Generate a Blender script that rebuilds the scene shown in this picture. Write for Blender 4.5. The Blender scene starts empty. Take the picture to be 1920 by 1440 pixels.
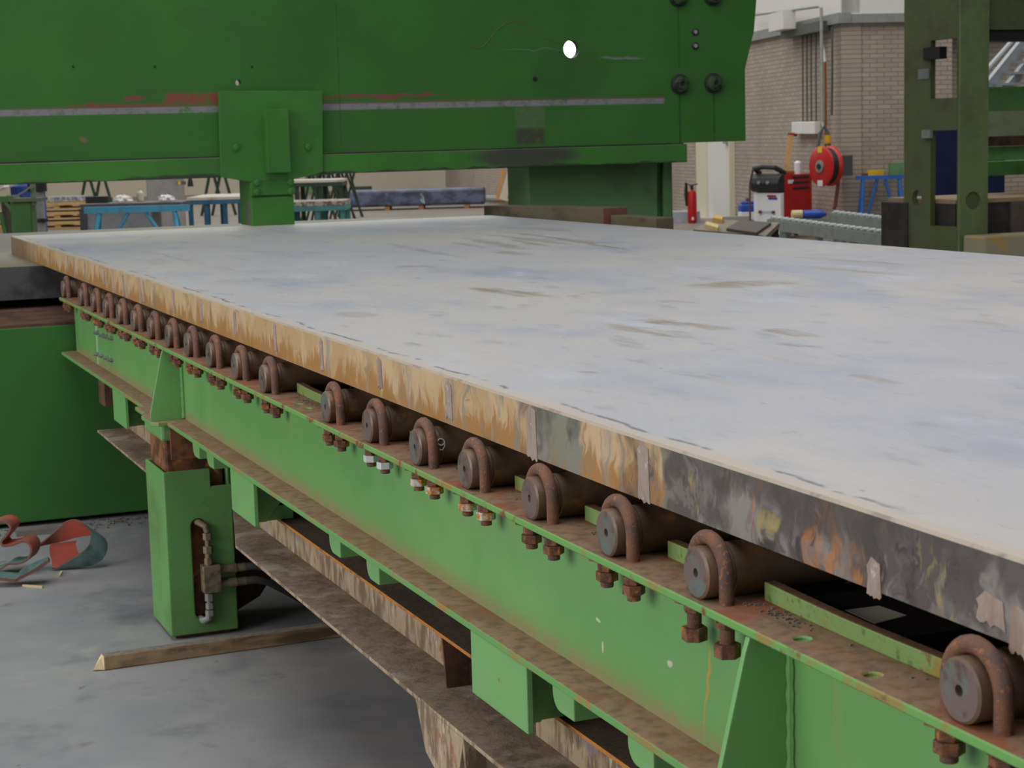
import bpy, bmesh, math, random
from mathutils import Vector, Matrix
random.seed(7)
S = bpy.context.scene
COL = S.collection
PI = math.pi
# ------------------------------------------------------------------ camera
F = 3394.0
yaw, pitch, roll = math.radians(21.884), math.radians(7.687), math.radians(-1.5406)
cy, sy, cp, sp, cr, sr = math.cos(yaw), math.sin(yaw), math.cos(pitch), math.sin(pitch), math.cos(roll), math.sin(roll)
r0 = Vector((cy, -sy, 0)); f0 = Vector((sy, cy, 0)); u0 = Vector((0, 0, 1))
fw = f0 * cp - u0 * sp; u1 = u0 * cp + f0 * sp
rt = r0 * cr + u1 * sr; up = u1 * cr - r0 * sr
CAM = Vector((0, 0, 1.6))
cd = bpy.data.cameras.new('camera'); cam = bpy.data.objects.new('camera', cd); COL.objects.link(cam)
m = Matrix.Identity(4)
for i in range(3):
    m[i][0] = rt[i]; m[i][1] = up[i]; m[i][2] = -fw[i]; m[i][3] = CAM[i]
cam.matrix_world = m
cd.sensor_width = 36; cd.lens = F / 1920 * 36; cd.clip_end = 300; cd.clip_start = 0.05
cd.dof.use_dof = True; cd.dof.focus_distance = 3.6; cd.dof.aperture_fstop = 15
S.camera = cam
# ------------------------------------------------------------------ light
S.view_settings.view_transform = 'Standard'; S.view_settings.look = 'None'
S.view_settings.exposure = 0.0; S.view_settings.gamma = 1.0; S.view_settings.use_curve_mapping = False
W = bpy.data.worlds.new('hall_light'); S.world = W; W.use_nodes = True
W.node_tree.nodes['Background'].inputs[0].default_value = (0.88, 0.92, 1.0, 1)
W.node_tree.nodes['Background'].inputs[1].default_value = 0.185
def area(name, loc, target, sx, sz, power, col):
    l = bpy.data.lights.new(name, 'AREA'); l.shape = 'RECTANGLE'; l.size = sx; l.size_y = sz; l.energy = power; l.color = col
    o = bpy.data.objects.new(name, l); COL.objects.link(o); o.location = loc
    o.rotation_euler = (Vector(target) - Vector(loc)).to_track_quat('-Z', 'Y').to_euler()
    return o
area('window_bank_light', (-11, 3, 5.0), (1, 4, 0.8), 14, 5, 1180, (1.0, 0.98, 0.94))
area('skylight_near', (0.5, 3.5, 8.5), (1.2, 3.5, 0), 8, 7, 490, (0.90, 0.95, 1.0))
area('skylight_far', (12, 26, 9.5), (12, 27, 0), 18, 20, 2000, (1.0, 0.98, 0.94))
area('skylight_end', (10, 48, 9.5), (10, 48, 0), 24, 16, 2100, (1.0, 0.98, 0.94))

# ------------------------------------------------------------------ measuring helpers
def ray(px, py):
    return rt * ((px - 960) / F) + up * ((720 - py) / F) + fw
def at(px, py, depth):
    return CAM + ray(px, py) * depth
def hit(px, py, ax, v):
    d = ray(px, py); i = 'XYZ'.index(ax); return CAM + d * ((v - CAM[i]) / d[i])
def hitp(px, py, p0, n):
    d = ray(px, py); return CAM + d * ((p0 - CAM).dot(n) / d.dot(n))

# ------------------------------------------------------------------ materials
def lin(c):
    return tuple(((v / 255) / 12.92 if v / 255 <= 0.04045 else ((v / 255 + 0.055) / 1.055) ** 2.4) for v in c) + (1,)
MATS = {}
class NT:
    def __init__(s, name):
        s.m = bpy.data.materials.new(name); s.m.use_nodes = True; s.t = s.m.node_tree
        s.b = s.t.nodes['Principled BSDF']; s.n = s.t.nodes; s.l = s.t.links
    def new(s, t, **k):
        n = s.n.new(t)
        for a, v in k.items(): setattr(n, a, v)
        return n
    def inp(s, n, i, v):
        if isinstance(v, bpy.types.NodeSocket): s.l.new(v, n.inputs[i])
        else: n.inputs[i].default_value = v
    def math(s, op, a, b=0.0, clamp=False):
        n = s.new('ShaderNodeMath', operation=op); n.use_clamp = clamp
        s.inp(n, 0, a); s.inp(n, 1, b); return n.outputs[0]
    def vmath(s, op, a, b):
        n = s.new('ShaderNodeVectorMath', operation=op); s.inp(n, 0, a); s.inp(n, 1, b); return n.outputs[0]
    def ramp(s, v, lo, hi, a=0.0, b=1.0):
        n = s.new('ShaderNodeMapRange', interpolation_type='SMOOTHSTEP')
        s.inp(n, 0, v); n.inputs[1].default_value = lo; n.inputs[2].default_value = hi
        n.inputs[3].default_value = a; n.inputs[4].default_value = b; return n.outputs[0]
    def mix(s, f, a, b):
        n = s.new('ShaderNodeMix', data_type='RGBA'); s.inp(n, 0, f); s.inp(n, 6, a); s.inp(n, 7, b); return n.outputs[2]
    def noise(s, v, sc, det=4, rough=0.6):
        n = s.new('ShaderNodeTexNoise'); s.l.new(v, n.inputs[0]); n.inputs['Scale'].default_value = sc
        n.inputs['Detail'].default_value = det; n.inputs['Roughness'].default_value = rough; return n.outputs[0]
def mat(name, base, rough=0.55, metal=0.0, layers=(), bump=0.0, bscale=60, dust=None, blobs=(), bands=(), off=(0, 0, 0), rnd=False, spec=0.5, emit=0):
    if name in MATS: return MATS[name]
    N = NT(name)
    tc = N.new('ShaderNodeTexCoord').outputs['Object']
    v0 = N.vmath('ADD', tc, tuple(off))
    v = v0
    if rnd:
        oi = N.new('ShaderNodeObjectInfo').outputs['Random']
        k = N.math('MULTIPLY', oi, 37.0)
        cb = N.new('ShaderNodeCombineXYZ'); N.inp(cb, 0, k); N.inp(cb, 1, k); N.inp(cb, 2, k)
        v = N.vmath('ADD', v0, cb.outputs[0])
    c = lin(base)
    for L in layers:
        st = L.get('st', (1, 1, 1))
        vv = N.vmath('MULTIPLY', v, st) if st != (1, 1, 1) else v
        f = N.ramp(N.noise(vv, L['s'], L.get('d', 5), L.get('r', 0.62)), L['lo'], L['hi'], 0, L.get('m', 1.0))
        if 'band' in L:
            a, lo, hi = L['band']
            sx = N.new('ShaderNodeSeparateXYZ'); N.l.new(v0, sx.inputs[0])
            f = N.math('MULTIPLY', f, N.ramp(sx.outputs[a], lo, hi))
        c = N.mix(f, c, lin(L['c']))
    if blobs or bands:
        wob = N.new('ShaderNodeTexNoise'); N.l.new(v0, wob.inputs[0]); wob.inputs['Scale'].default_value = 9
        wob.inputs['Detail'].default_value = 4
        wv = N.vmath('MULTIPLY', N.vmath('SUBTRACT', wob.outputs['Color'], (0.5, 0.5, 0.5)), (0.05, 0.07, 0.05))
        sx = N.new('ShaderNodeSeparateXYZ'); N.l.new(N.vmath('ADD', v0, wv), sx.inputs[0])
        s0 = N.new('ShaderNodeSeparateXYZ'); N.l.new(v0, s0.inputs[0])
        for (bc, i, j, ci, cj, ai, aj, am) in blobs:
            a = N.math('POWER', N.math('DIVIDE', N.math('SUBTRACT', sx.outputs[i], ci), ai), 2)
            b = N.math('POWER', N.math('DIVIDE', N.math('SUBTRACT', sx.outputs[j], cj), aj), 2)
            f = N.ramp(N.math('ADD', N.math('ABSOLUTE', a), N.math('ABSOLUTE', b)), 1.0, 0.25, 0, am)
            c = N.mix(f, c, lin(bc))
        for (bc, i, lo, hi, fe, am, j, jlo, jhi) in bands:
            f = N.math('MULTIPLY', N.ramp(s0.outputs[i], lo - fe, lo + fe), N.ramp(s0.outputs[i], hi + fe, hi - fe))
            if j is not None:
                f = N.math('MULTIPLY', f, N.math('MULTIPLY', N.ramp(s0.outputs[j], jlo - .01, jlo + .01), N.ramp(s0.outputs[j], jhi + .01, jhi - .01)))
            nz = N.ramp(N.noise(v0, 22, 5, 0.7), 0.30, 0.55, 1 - am * 0.9, 1)
            f = N.math('MULTIPLY', N.math('MULTIPLY', f, nz), am)
            c = N.mix(f, c, lin(bc))
    if dust:
        g = N.new('ShaderNodeNewGeometry'); sn = N.new('ShaderNodeSeparateXYZ'); N.l.new(g.outputs['True Normal'], sn.inputs[0])
        dn = N.noise(v, 14, 5)
        f = N.math('MULTIPLY', N.ramp(sn.outputs[2], 0.6, 0.95), N.ramp(dn, 0.22, 0.45, dust[1], 1.0))
        dc = N.mix(N.ramp(N.noise(v, 45, 4), 0.4, 0.7), lin(dust[0]), lin([int(q * .78) for q in dust[0]]))
        if len(dust) > 2: dc = N.mix(N.ramp(N.noise(v, 6, 6, .7), 0.50, 0.62, 0, .85), dc, lin(dust[2]))
        c = N.mix(f, c, dc)
        rr = N.math('MULTIPLY', f, 0.3); N.inp(N.b, 'Roughness', N.math('ADD', rr, rough, True))
    else: N.b.inputs['Roughness'].default_value = rough
    if isinstance(c, tuple): N.b.inputs['Base Color'].default_value = c
    else: N.l.new(c, N.b.inputs['Base Color'])
    N.b.inputs['Metallic'].default_value = metal
    N.b.inputs['Specular IOR Level'].default_value = spec
    if emit: N.b.inputs['Emission Color'].default_value = lin(base); N.b.inputs['Emission Strength'].default_value = emit
    if bump:
        bp = N.new('ShaderNodeBump'); bp.inputs['Strength'].default_value = bump; bp.inputs['Distance'].default_value = 0.004
        N.l.new(N.noise(v, bscale, 6, 0.7), bp.inputs['Height']); N.l.new(bp.outputs[0], N.b.inputs['Normal'])
    MATS[name] = N.m
    return N.m
RUST = (122, 70, 38); RUSTD = (70, 46, 36); RUSTO = (176, 104, 48)
def flat(name, c, rough=0.6, metal=0, **k): return mat(name, c, rough, metal, [dict(c=[int(q * .8) for q in c], s=6, lo=.45, hi=.7, m=.6)], **k)

GREEN = (112, 166, 98)
m_green = mat('table_green_paint', GREEN, 0.38, 0, [dict(c=(122, 172, 104), s=1.3, lo=.4, hi=.7, m=.6), dict(c=(90, 152, 80), s=2.4, lo=.55, hi=.8, m=.6),
    dict(c=(140, 150, 80), s=5, lo=.62, hi=.75, m=.5, st=(3, 3, .6)), dict(c=(126, 92, 54), s=26, lo=.70, hi=.76, m=.8)], dust=((128, 108, 84), 0.85, (134, 84, 50)), bump=.12, bscale=90)
m_flange = mat('flange_green_paint', (104, 160, 84), 0.5, 0, [dict(c=(150, 120, 66), s=9, lo=.5, hi=.62, m=.8), dict(c=RUST, s=16, lo=.56, hi=.66)],
    dust=((134, 104, 78), 0.95, (134, 72, 40)), bump=.3, bscale=70)
m_dust_flange = mat('dusty_flange_paint', (100, 156, 84), 0.5, 0, [dict(c=(150, 124, 70), s=7, lo=.5, hi=.64, m=.8), dict(c=RUSTO, s=14, lo=.6, hi=.7)],
    dust=((150, 120, 92), 1.0, (136, 98, 66)), bump=.2, bscale=60)
m_dgreen = mat('press_green_paint', (58, 112, 44), 0.5, 0, [dict(c=(42, 100, 38), s=1.1, lo=.4, hi=.7), dict(c=(60, 116, 52), s=4, lo=.6, hi=.75, m=.4)], bump=.08, bscale=40)
m_panel = mat('press_column_paint', (96, 136, 84), 0.55, 0, [dict(c=(78, 108, 66), s=2, lo=.45, hi=.7)], bump=.05)
m_bed = mat('press_bed_paint', (54, 108, 44), 0.5, 0, [dict(c=(48, 98, 40), s=1.2, lo=.4, hi=.7)], dust=((70, 60, 50), .9))
m_rust = mat('rusty_steel', (124, 86, 66), 0.75, .1, [dict(c=(94, 76, 72), s=30, lo=.42, hi=.6), dict(c=(176, 108, 62), s=120, lo=.56, hi=.66, m=.8), dict(c=(120, 84, 76), s=12, lo=.55, hi=.7, m=.6)], bump=.6, bscale=260, rnd=True)
m_bolt = mat('rusty_bolt_steel', (140, 90, 62), 0.7, .15, [dict(c=(98, 66, 54), s=50, lo=.42, hi=.58), dict(c=(200, 120, 56), s=40, lo=.56, hi=.66)], bump=.5, bscale=300, rnd=True)
m_shaft = mat('roller_steel', (126, 104, 84), 0.42, .12, [dict(c=(104, 82, 66), s=8, lo=.4, hi=.6), dict(c=(160, 112, 72), s=24, lo=.55, hi=.7, m=.7), dict(c=(140, 138, 128), s=14, lo=.64, hi=.74, m=.5)], bump=.15, bscale=120, rnd=True)
m_face = mat('roller_end_steel', (122, 104, 100), 0.4, .3, [dict(c=(108, 120, 114), s=18, lo=.5, hi=.64), dict(c=(96, 74, 68), s=26, lo=.5, hi=.66), dict(c=(150, 144, 140), s=60, lo=.66, hi=.72)], bump=.2, bscale=200, rnd=True)
m_zinc = mat('zinc_nut', (214, 216, 216), 0.4, .2, [dict(c=(150, 150, 150), s=50, lo=.6, hi=.8)])
m_zincr = mat('stained_zinc_nut', (206, 204, 196), 0.45, .1, [dict(c=(196, 122, 40), s=45, lo=.44, hi=.54)], rnd=True)
m_rail = mat('weathered_rail_paint', (168, 148, 122), 0.7, 0, [dict(c=(120, 100, 78), s=26, lo=.45, hi=.6, st=(1, 1, .35)), dict(c=(148, 134, 152), s=5, lo=.58, hi=.68, m=.7),
    dict(c=(186, 172, 150), s=60, lo=.6, hi=.66, st=(1, 1, .3)), dict(c=(140, 88, 44), s=12, lo=.6, hi=.7, m=.8)], dust=((132, 112, 94), .92, (158, 148, 130)), bump=.6, bscale=90)
m_orange = mat('rusty_orange_edge', (184, 118, 44), 0.75, 0, [dict(c=(130, 84, 50), s=14, lo=.5, hi=.65)], dust=((86, 68, 54), .92, (70, 56, 46)), bump=.5)
m_brown = mat('brown_rust_plate', (96, 66, 48), 0.8, 0, [dict(c=(66, 48, 38), s=9, lo=.42, hi=.62), dict(c=(140, 86, 44), s=20, lo=.58, hi=.7, m=.8)], bump=.4)
m_tube = mat('rusted_inner_tube', (140, 90, 58), 0.7, .1, [dict(c=(86, 56, 40), s=12, lo=.44, hi=.62), dict(c=(178, 116, 60), s=20, lo=.6, hi=.72)], bump=.3)
m_brass = mat('dull_fitting_metal', (142, 126, 104), 0.5, .4, [dict(c=(104, 92, 76), s=30, lo=.45, hi=.65)])
m_black = flat('black_rubber', (26, 26, 28), .6); m_dark = flat('shade_black', (30, 24, 20), .9)  # near-black standing in for shade inside the table and under the bed block
m_hose = flat('grey_hose', (92, 88, 82), .6)

# ------------------------------------------------------------------ geometry
class MB:
    def __init__(s): s.v = []; s.f = []; s.mi = []
    def add(s, vs, fs, mi=0):
        o = len(s.v); s.v += [tuple(p) for p in vs]; s.f += [tuple(i + o for i in q) for q in fs]; s.mi += [mi] * len(fs); return s
    def box(s, x0, x1, y0, y1, z0, z1, mi=0):
        return s.add([(x0, y0, z0), (x1, y0, z0), (x1, y1, z0), (x0, y1, z0), (x0, y0, z1), (x1, y0, z1), (x1, y1, z1), (x0, y1, z1)],
            [(0, 3, 2, 1), (4, 5, 6, 7), (0, 1, 5, 4), (1, 2, 6, 5), (2, 3, 7, 6), (3, 0, 4, 7)], mi)
    def obox(s, p0, p1, w, h, upv=(0, 0, 1), mi=0):     # bar from p0 to p1
        p0 = Vector(p0); p1 = Vector(p1); d = (p1 - p0).normalized(); u = Vector(upv)
        a = d.cross(u)
        if a.length < 1e-4: a = d.cross(Vector((1, 0, 0)))
        a.normalize(); b = a.cross(d).normalized(); a *= w / 2; b *= h / 2
        vs = [p + x * a + y * b for p in (p0, p1) for x, y in ((-1, -1), (1, -1), (1, 1), (-1, 1))]
        return s.add(vs, [(0, 1, 2, 3), (7, 6, 5, 4), (0, 4, 5, 1), (1, 5, 6, 2), (2, 6, 7, 3), (3, 7, 4, 0)], mi)
    def prism(s, pts, ax, a, b, mi=0):
        i = 'XYZ'.index(ax); n = len(pts)
        def mk(p, t):
            q = list(p); q.insert(i, t); return q
        vs = [mk(p, a) for p in pts] + [mk(p, b) for p in pts]
        fs = [tuple(range(n - 1, -1, -1)), tuple(range(n, 2 * n))] + [(k, (k + 1) % n, n + (k + 1) % n, n + k) for k in range(n)]
        return s.add(vs, fs, mi)
    def lathe(s, prof, o=(0, 0, 0), ax='Z', n=24, mi=0, mis=None):   # prof: (r, t) along axis
        o = Vector(o); A = {'X': Vector((1, 0, 0)), 'Y': Vector((0, 1, 0)), 'Z': Vector((0, 0, 1))}[ax] if isinstance(ax, str) else Vector(ax).normalized()
        U = A.orthogonal().normalized() if not isinstance(ax, str) else {'X': Vector((0, 1, 0)), 'Y': Vector((0, 0, 1)), 'Z': Vector((1, 0, 0))}[ax]
        V = A.cross(U); vs = []
        for r, t in prof:
            for k in range(n):
                a = 2 * PI * (k + .5) / n
                vs.append(o + A * t + U * (r * math.cos(a)) + V * (r * math.sin(a)))
        base = len(s.v); s.v += [tuple(p) for p in vs]
        for j in range(len(prof) - 1):
            for k in range(n):
                s.f.append((base + j * n + k, base + j * n + (k + 1) % n, base + (j + 1) * n + (k + 1) % n, base + (j + 1) * n + k)); s.mi.append(mis[j] if mis else mi)
        s.f.append(tuple(base + k for k in range(n - 1, -1, -1))); s.mi.append(mis[0] if mis else mi)
        s.f.append(tuple(base + (len(prof) - 1) * n + k for k in range(n))); s.mi.append(mis[-1] if mis else mi)
        return s
    def tube(s, pts, r, n=10, mi=0):
        pts = [Vector(p) for p in pts]; rs = r if isinstance(r, (list, tuple)) else [r] * len(pts)
        base = len(s.v); prev = None
        for i, p in enumerate(pts):
            d = (pts[min(i + 1, len(pts) - 1)] - pts[max(i - 1, 0)]).normalized()
            if prev is None: prev = d.orthogonal().normalized()
            a = (prev - d * prev.dot(d)).normalized(); prev = a; b = d.cross(a)
            for k in range(n):
                t = 2 * PI * k / n; s.v.append(tuple(p + (a * math.cos(t) + b * math.sin(t)) * rs[i]))
        for i in range(len(pts) - 1):
            for k in range(n):
                s.f.append((base + i * n + k, base + i * n + (k + 1) % n, base + (i + 1) * n + (k + 1) % n, base + (i + 1) * n + k)); s.mi.append(mi)
        s.f.append(tuple(base + k for k in range(n - 1, -1, -1))); s.mi.append(mi)
        s.f.append(tuple(base + (len(pts) - 1) * n + k for k in range(n))); s.mi.append(mi)
        return s
    def hexa(s, c, r, z0, z1, rot=0, mi=0):
        pts = [(c[0] + r * math.cos(rot + k * PI / 3), c[1] + r * math.sin(rot + k * PI / 3)) for k in range(6)]
        return s.prism(pts, 'Z', z0, z1, mi)
    def loft(s, A, B, th, mi=0):     # ribbon between two edge curves with thickness
        n = len(A); A = [Vector(p) for p in A]; B = [Vector(p) for p in B]; vs = []
        for i in range(n):
            d = (A[min(i + 1, n - 1)] - A[max(i - 1, 0)]).normalized(); w = (B[i] - A[i]).normalized(); nn = d.cross(w).normalized() * th / 2
            vs += [A[i] + nn, B[i] + nn, B[i] - nn, A[i] - nn]
        base = len(s.v); s.v += [tuple(p) for p in vs]
        for i in range(n - 1):
            for k in range(4):
                s.f.append((base + i * 4 + k, base + i * 4 + (k + 1) % 4, base + i * 4 + 4 + (k + 1) % 4, base + i * 4 + 4 + k)); s.mi.append(k if mi == 'sides' else mi)
        s.f.append((base + 3, base + 2, base + 1, base)); s.f.append(tuple(base + (n - 1) * 4 + k for k in range(4))); s.mi += [1 if mi == 'sides' else mi] * 2
        return s
def root_loc(o):
    l = Vector(o.location); p = o.parent
    while p: l += Vector(p.location); p = p.parent
    return l
def build(name, mb, mats, parent=None, loc=None, bevel=0, smooth=False, local=False, label=None):
    me = bpy.data.meshes.new(name)
    if parent is not None and loc is None: loc = (0, 0, 0)
    loc = Vector(loc) if loc is not None else Vector((0, 0, 0))
    base = loc + (root_loc(parent) if parent else Vector((0, 0, 0)))
    vs = mb.v if local else [tuple(Vector(p) - base) for p in mb.v]
    me.from_pydata(vs, [], mb.f)
    bm = bmesh.new(); bm.from_mesh(me); bmesh.ops.recalc_face_normals(bm, faces=bm.faces); bm.to_mesh(me); bm.free()
    o = bpy.data.objects.new(name, me); COL.objects.link(o); o.location = loc
    for mm in (mats if isinstance(mats, (list, tuple)) else [mats]): me.materials.append(mm)
    for p, k in zip(me.polygons, mb.mi): p.material_index = k
    if smooth:
        me.shade_smooth()
        try: me.set_sharp_from_angle(angle=math.radians(38))
        except Exception: pass
    if bevel:
        b = o.modifiers.new('bevel', 'BEVEL'); b.width = bevel; b.segments = 2; b.limit_method = 'ANGLE'; b.angle_limit = math.radians(40)
    if parent: o.parent = parent
    if label: o['label'] = label
    return o
def cut(o, cutter):
    c = build('hole_cutter', cutter, m_dark)
    c.location = (0, 0, 0)
    mw = root_loc(o); c.location = (0, 0, 0)
    md = o.modifiers.new('cut', 'BOOLEAN'); md.operation = 'DIFFERENCE'; md.object = c; md.solver = 'EXACT'
    bpy.context.view_layer.update()
    dg = bpy.context.evaluated_depsgraph_get()
    me = bpy.data.meshes.new_from_object(o.evaluated_get(dg))
    old = o.data; o.modifiers.clear(); o.data = me; bpy.data.objects.remove(c, do_unlink=True)
def thing(name, label, cat, loc, group=None, rz=0):
    o = bpy.data.objects.new(name, None); COL.objects.link(o); o.location = loc; o.rotation_euler = (0, 0, rz); o.empty_display_size = .1
    return tag(o, label, cat, group)
def tag(o, label, cat, group=None, kind=None):
    o['label'] = label; o['category'] = cat
    if group: o['group'] = group
    if kind: o['kind'] = kind
    return o
def struct(name, mb, mm, **k):
    o = build(name, mb, mm, **k); o['kind'] = 'structure'; return o
def dup(root, loc, label, rz=None):
    r = root.copy(); COL.objects.link(r); r.location = loc; r['label'] = label
    if rz is not None: r.rotation_euler = (0, 0, rz)
    for ch in list(root.children):
        c = ch.copy(); COL.objects.link(c); c.parent = r
        for g in ch.children:
            d = g.copy(); COL.objects.link(d); d.parent = c
    return r

# ================================================================== setting
m_floor = mat('concrete_floor', (152, 150, 149), 0.55, 0, [dict(c=(128, 128, 132), s=.7, lo=.38, hi=.66), dict(c=(104, 104, 106), s=2.3, lo=.52, hi=.74, m=.8), dict(c=(168, 164, 156), s=3.5, lo=.56, hi=.72, m=.6),
    dict(c=(120, 108, 92), s=5, lo=.60, hi=.72, m=.6), dict(c=(92, 90, 88), s=9, lo=.66, hi=.72, m=.5)],
    bands=[((118, 105, 88), 1, 13, 90, 4, .8, None, 0, 0)], bump=.05, bscale=20, spec=.35)
struct('floor', MB().box(-14, 60, -6, 90, -.2, 0), m_floor)
TH = math.radians(13.7); U = Vector((math.sin(TH), math.cos(TH), 0)); V = Vector((math.cos(TH), -math.sin(TH), 0))
def brick(name):
    N = NT(name); tc = N.new('ShaderNodeTexCoord').outputs['Object']
    sx = N.new('ShaderNodeSeparateXYZ'); N.l.new(tc, sx.inputs[0]); cb = N.new('ShaderNodeCombineXYZ')
    N.l.new(sx.outputs[0], cb.inputs[0]); N.l.new(sx.outputs[2], cb.inputs[1])
    b = N.new('ShaderNodeTexBrick'); N.l.new(cb.outputs[0], b.inputs[0]); b.inputs['Scale'].default_value = 1
    b.inputs['Brick Width'].default_value = .22; b.inputs['Row Height'].default_value = .068; b.inputs['Mortar Size'].default_value = .008
    b.inputs['Color1'].default_value = lin((176, 163, 148)); b.inputs['Color2'].default_value = lin((164, 150, 140)); b.inputs['Mortar'].default_value = lin((128, 120, 108))
    b.inputs['Mortar Smooth'].default_value = .3
    c = N.mix(N.ramp(N.noise(tc, .8, 3), .4, .7, 0, .3), b.outputs[0], lin((126, 116, 104)))
    N.l.new(c, N.b.inputs['Base Color']); N.b.inputs['Roughness'].default_value = .9; return N.m
m_brick = brick('pale_grey_brick')
m_clad = mat('white_cladding', (214, 211, 206), .6); m_beige = mat('beige_wall_paint', (196, 186, 166), .8)
m_ledge = flat('grey_ledge', (138, 142, 138), .5)
def wall(name, p, d, L0, L1, h, mm, th=.25, z0=0):      # p base point, d direction; built in its own frame
    mb = MB().box(L0, L1, 0, th, z0, h)
    me = build(name, mb, mm, local=True); me.location = p; me.rotation_euler = (0, 0, math.atan2(d.y, d.x)); me['kind'] = 'structure'; return me
A0 = hit(1297, 404, 'Z', 0); nA = -V
corner = hitp(1578, 440, A0, V); corner.z = 0
lenA = (A0 - corner).length
HB = 3.17
wa = wall('wall_right', corner + Vector((0, 0, 0)), U, -.02, lenA + 22, HB, m_brick, th=-.3)     # faces -V
struct_c = wall('trim_1', corner - V * .08, U, -.1, lenA + 22, 3.32, m_ledge, th=-.2, z0=HB)
wall('wall_right_upper', corner - V * .02, U, -.02, lenA + 22, 10, m_clad, th=-.3, z0=3.32)
wb = wall('wall_back_right', corner, V, 0, 1.72, HB, m_brick, th=.3)
wall('wall_back_recess', corner + U * .35 + V * 1.72, V, 0, 30, HB, m_brick, th=.3)
wall('trim_2', corner - U * .08, V, 0, 30, 3.30, m_ledge, th=.6, z0=HB)
wall('wall_back_upper', corner - U * .02, V, 0, 30, 10, m_clad, th=.6, z0=3.30)
C0 = hit(968, 383, 'Z', 0)
cend = hitp(992, 383, C0, V); cend.z = 0
wall('wall_side', cend, U, 0, 18, HB, m_brick, th=-.3)
wall('wall_side_upper', cend - V * .02, U, 0, 18, 10, m_clad, th=-.3, z0=HB)
wall('trim_3', cend - V * .1, U, -.35, -.05, 3.0, m_clad, th=-.2)
E0 = at(700, 300, 63); E0.z = 0
wall('wall_end', E0, V, -45, 30, 10, m_beige, th=.3)
m_glow = mat('daylit_window_glass', (245, 255, 248), .4, emit=4.0)
wc = hitp(1067, 92, A0, V) - V * .12
we = wall('window_1', Vector((wc.x, wc.y, 0)), U, -5, 5, wc.z + 1.1, m_glow, th=.05, z0=wc.z - 1.1)
# white door in the right brick wall
dL = hitp(1334, 405, A0, V); dR = hitp(1377, 405, A0, V)
dd = thing('door_1', 'white door in the brick wall right of the fire extinguisher', 'door', Vector((dR.x, dR.y, 0)) - V * .03); dd['kind'] = 'structure'
def uvbox(mb, o, a0, a1, b0, b1, z0, z1, mi=0, u=None, v=None):
    u = u or U; v = v or V; o = Vector((o[0], o[1], 0))
    P = [o + u * a + v * b for a, b in ((a0, b0), (a1, b0), (a1, b1), (a0, b1))]
    return mb.add([(p.x, p.y, z0) for p in P] + [(p.x, p.y, z1) for p in P], [(0, 3, 2, 1), (4, 5, 6, 7), (0, 1, 5, 4), (1, 2, 6, 5), (2, 3, 7, 6), (3, 0, 4, 7)], mi)
lw = (dL - dR).length
m_door = mat('door_white', (222, 221, 218), .5); m_frame = mat('cream_frame', (214, 208, 186), .6)
build('door_leaf', uvbox(MB(), dR, 0, lw, -.06, -.0, .02, 2.15), m_door, dd)
build('door_frame', uvbox(uvbox(uvbox(MB(), dR, lw, lw + .75, -.1, -.0, 0, 2.3), dR, -.06, 0, -.1, 0, 0, 2.3), dR, -.06, lw + .75, -.1, 0, 2.15, 2.32), m_frame, dd)
build('door_handle', uvbox(MB(), dR, .12, .32, -.12, -.07, 1.42, 1.46), m_ledge, dd)
# conduits and boxes on the right wall
m_cond = flat('dark_conduit_grey', (78, 84, 80), .5); m_lcond = flat('pale_conduit_grey', (150, 156, 148), .5); m_copper = flat('copper_brown_pipe', (140, 92, 58), .45)
def wallpt(px, py, o=.06): 
    p = hitp(px, py, A0, V); return p - V * o
def pipe(name, pts, r, mm, label, cat, o=.06, group=None):
    return tag(build(name, MB().tube([wallpt(x, y, o) for x, y in pts], r, 8), mm, loc=wallpt(*pts[-1], o)), label, cat, group)
for k, (x, w) in enumerate(((1512, 'leftmost'), (1520, 'second from left'), (1528, 'third from left'), (1537, 'rightmost'))):
    pipe('wall_conduit', [(x, 52), (x, 140), (x + .5, 228)], .013, m_cond, w + ' of four thin dark conduits running down to the wall sockets', 'pipe', group='conduits down to the sockets')
pipe('copper_pipe', [(1554, 116), (1555, 180), (1555, 276)], .022, m_copper, 'brown pipe coming down the brick wall to the hose reel', 'pipe')
pipe('white_cable', [(1547, 74), (1552, 95), (1554, 116)], .018, m_door, 'short bent white cable hanging above the brown pipe', 'cable')
pipe('wall_conduit', [(1424, 29), (1500, 20), (1566, 11), (1569, 14), (1570, 100), (1571, 228), (1573, 240)], .024, m_lcond, 'pale conduit crossing the white cladding then dropping at the wall corner', 'pipe', o=.24)
pipe('wall_conduit', [(1575, 50), (1575, 140), (1574, 215)], .018, m_cond, 'thin dark conduit right at the brick corner', 'pipe', o=.12)
jb = wallpt(1497, 45, .3)
tag(build('junction_box', uvbox(MB(), jb, -.5, .3, -.1, .1, jb.z - .1, jb.z + .18), m_clad, loc=Vector((jb.x, jb.y, jb.z - .1))), 'white junction box with a spout on the cladding ledge', 'box')
cb_ = wallpt(1522, 53, .1)
tag(build('cable_tray', uvbox(MB(), cb_, -1.0, 1.0, -.1, .06, cb_.z - .1, cb_.z + .05), m_cond, loc=Vector((cb_.x, cb_.y, cb_.z - .1))), 'dark cable tray above the four thin conduits', 'tray')
for k, (x, w) in enumerate(((1504, 'leftmost'), (1515, 'second from left'), (1527, 'third from left'), (1537, 'rightmost'))):
    p = wallpt(x, 240, .03); mb = MB(); uvbox(mb, p, -.15, .15, -.1, .0, p.z - .09, p.z + .1)
    t = thing('wall_socket', w + ' of the four white power sockets on the brick wall', 'socket', p, 'power sockets on the wall')
    build('housing', mb, m_door, t, bevel=.01)
    if k == 0: build('plug', MB().lathe([(.03, 0), (.03, .14)], p - V * .2 + Vector((0, 0, -.1)), V, 10), flat('red_plug', (150, 30, 30)), t)

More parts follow.
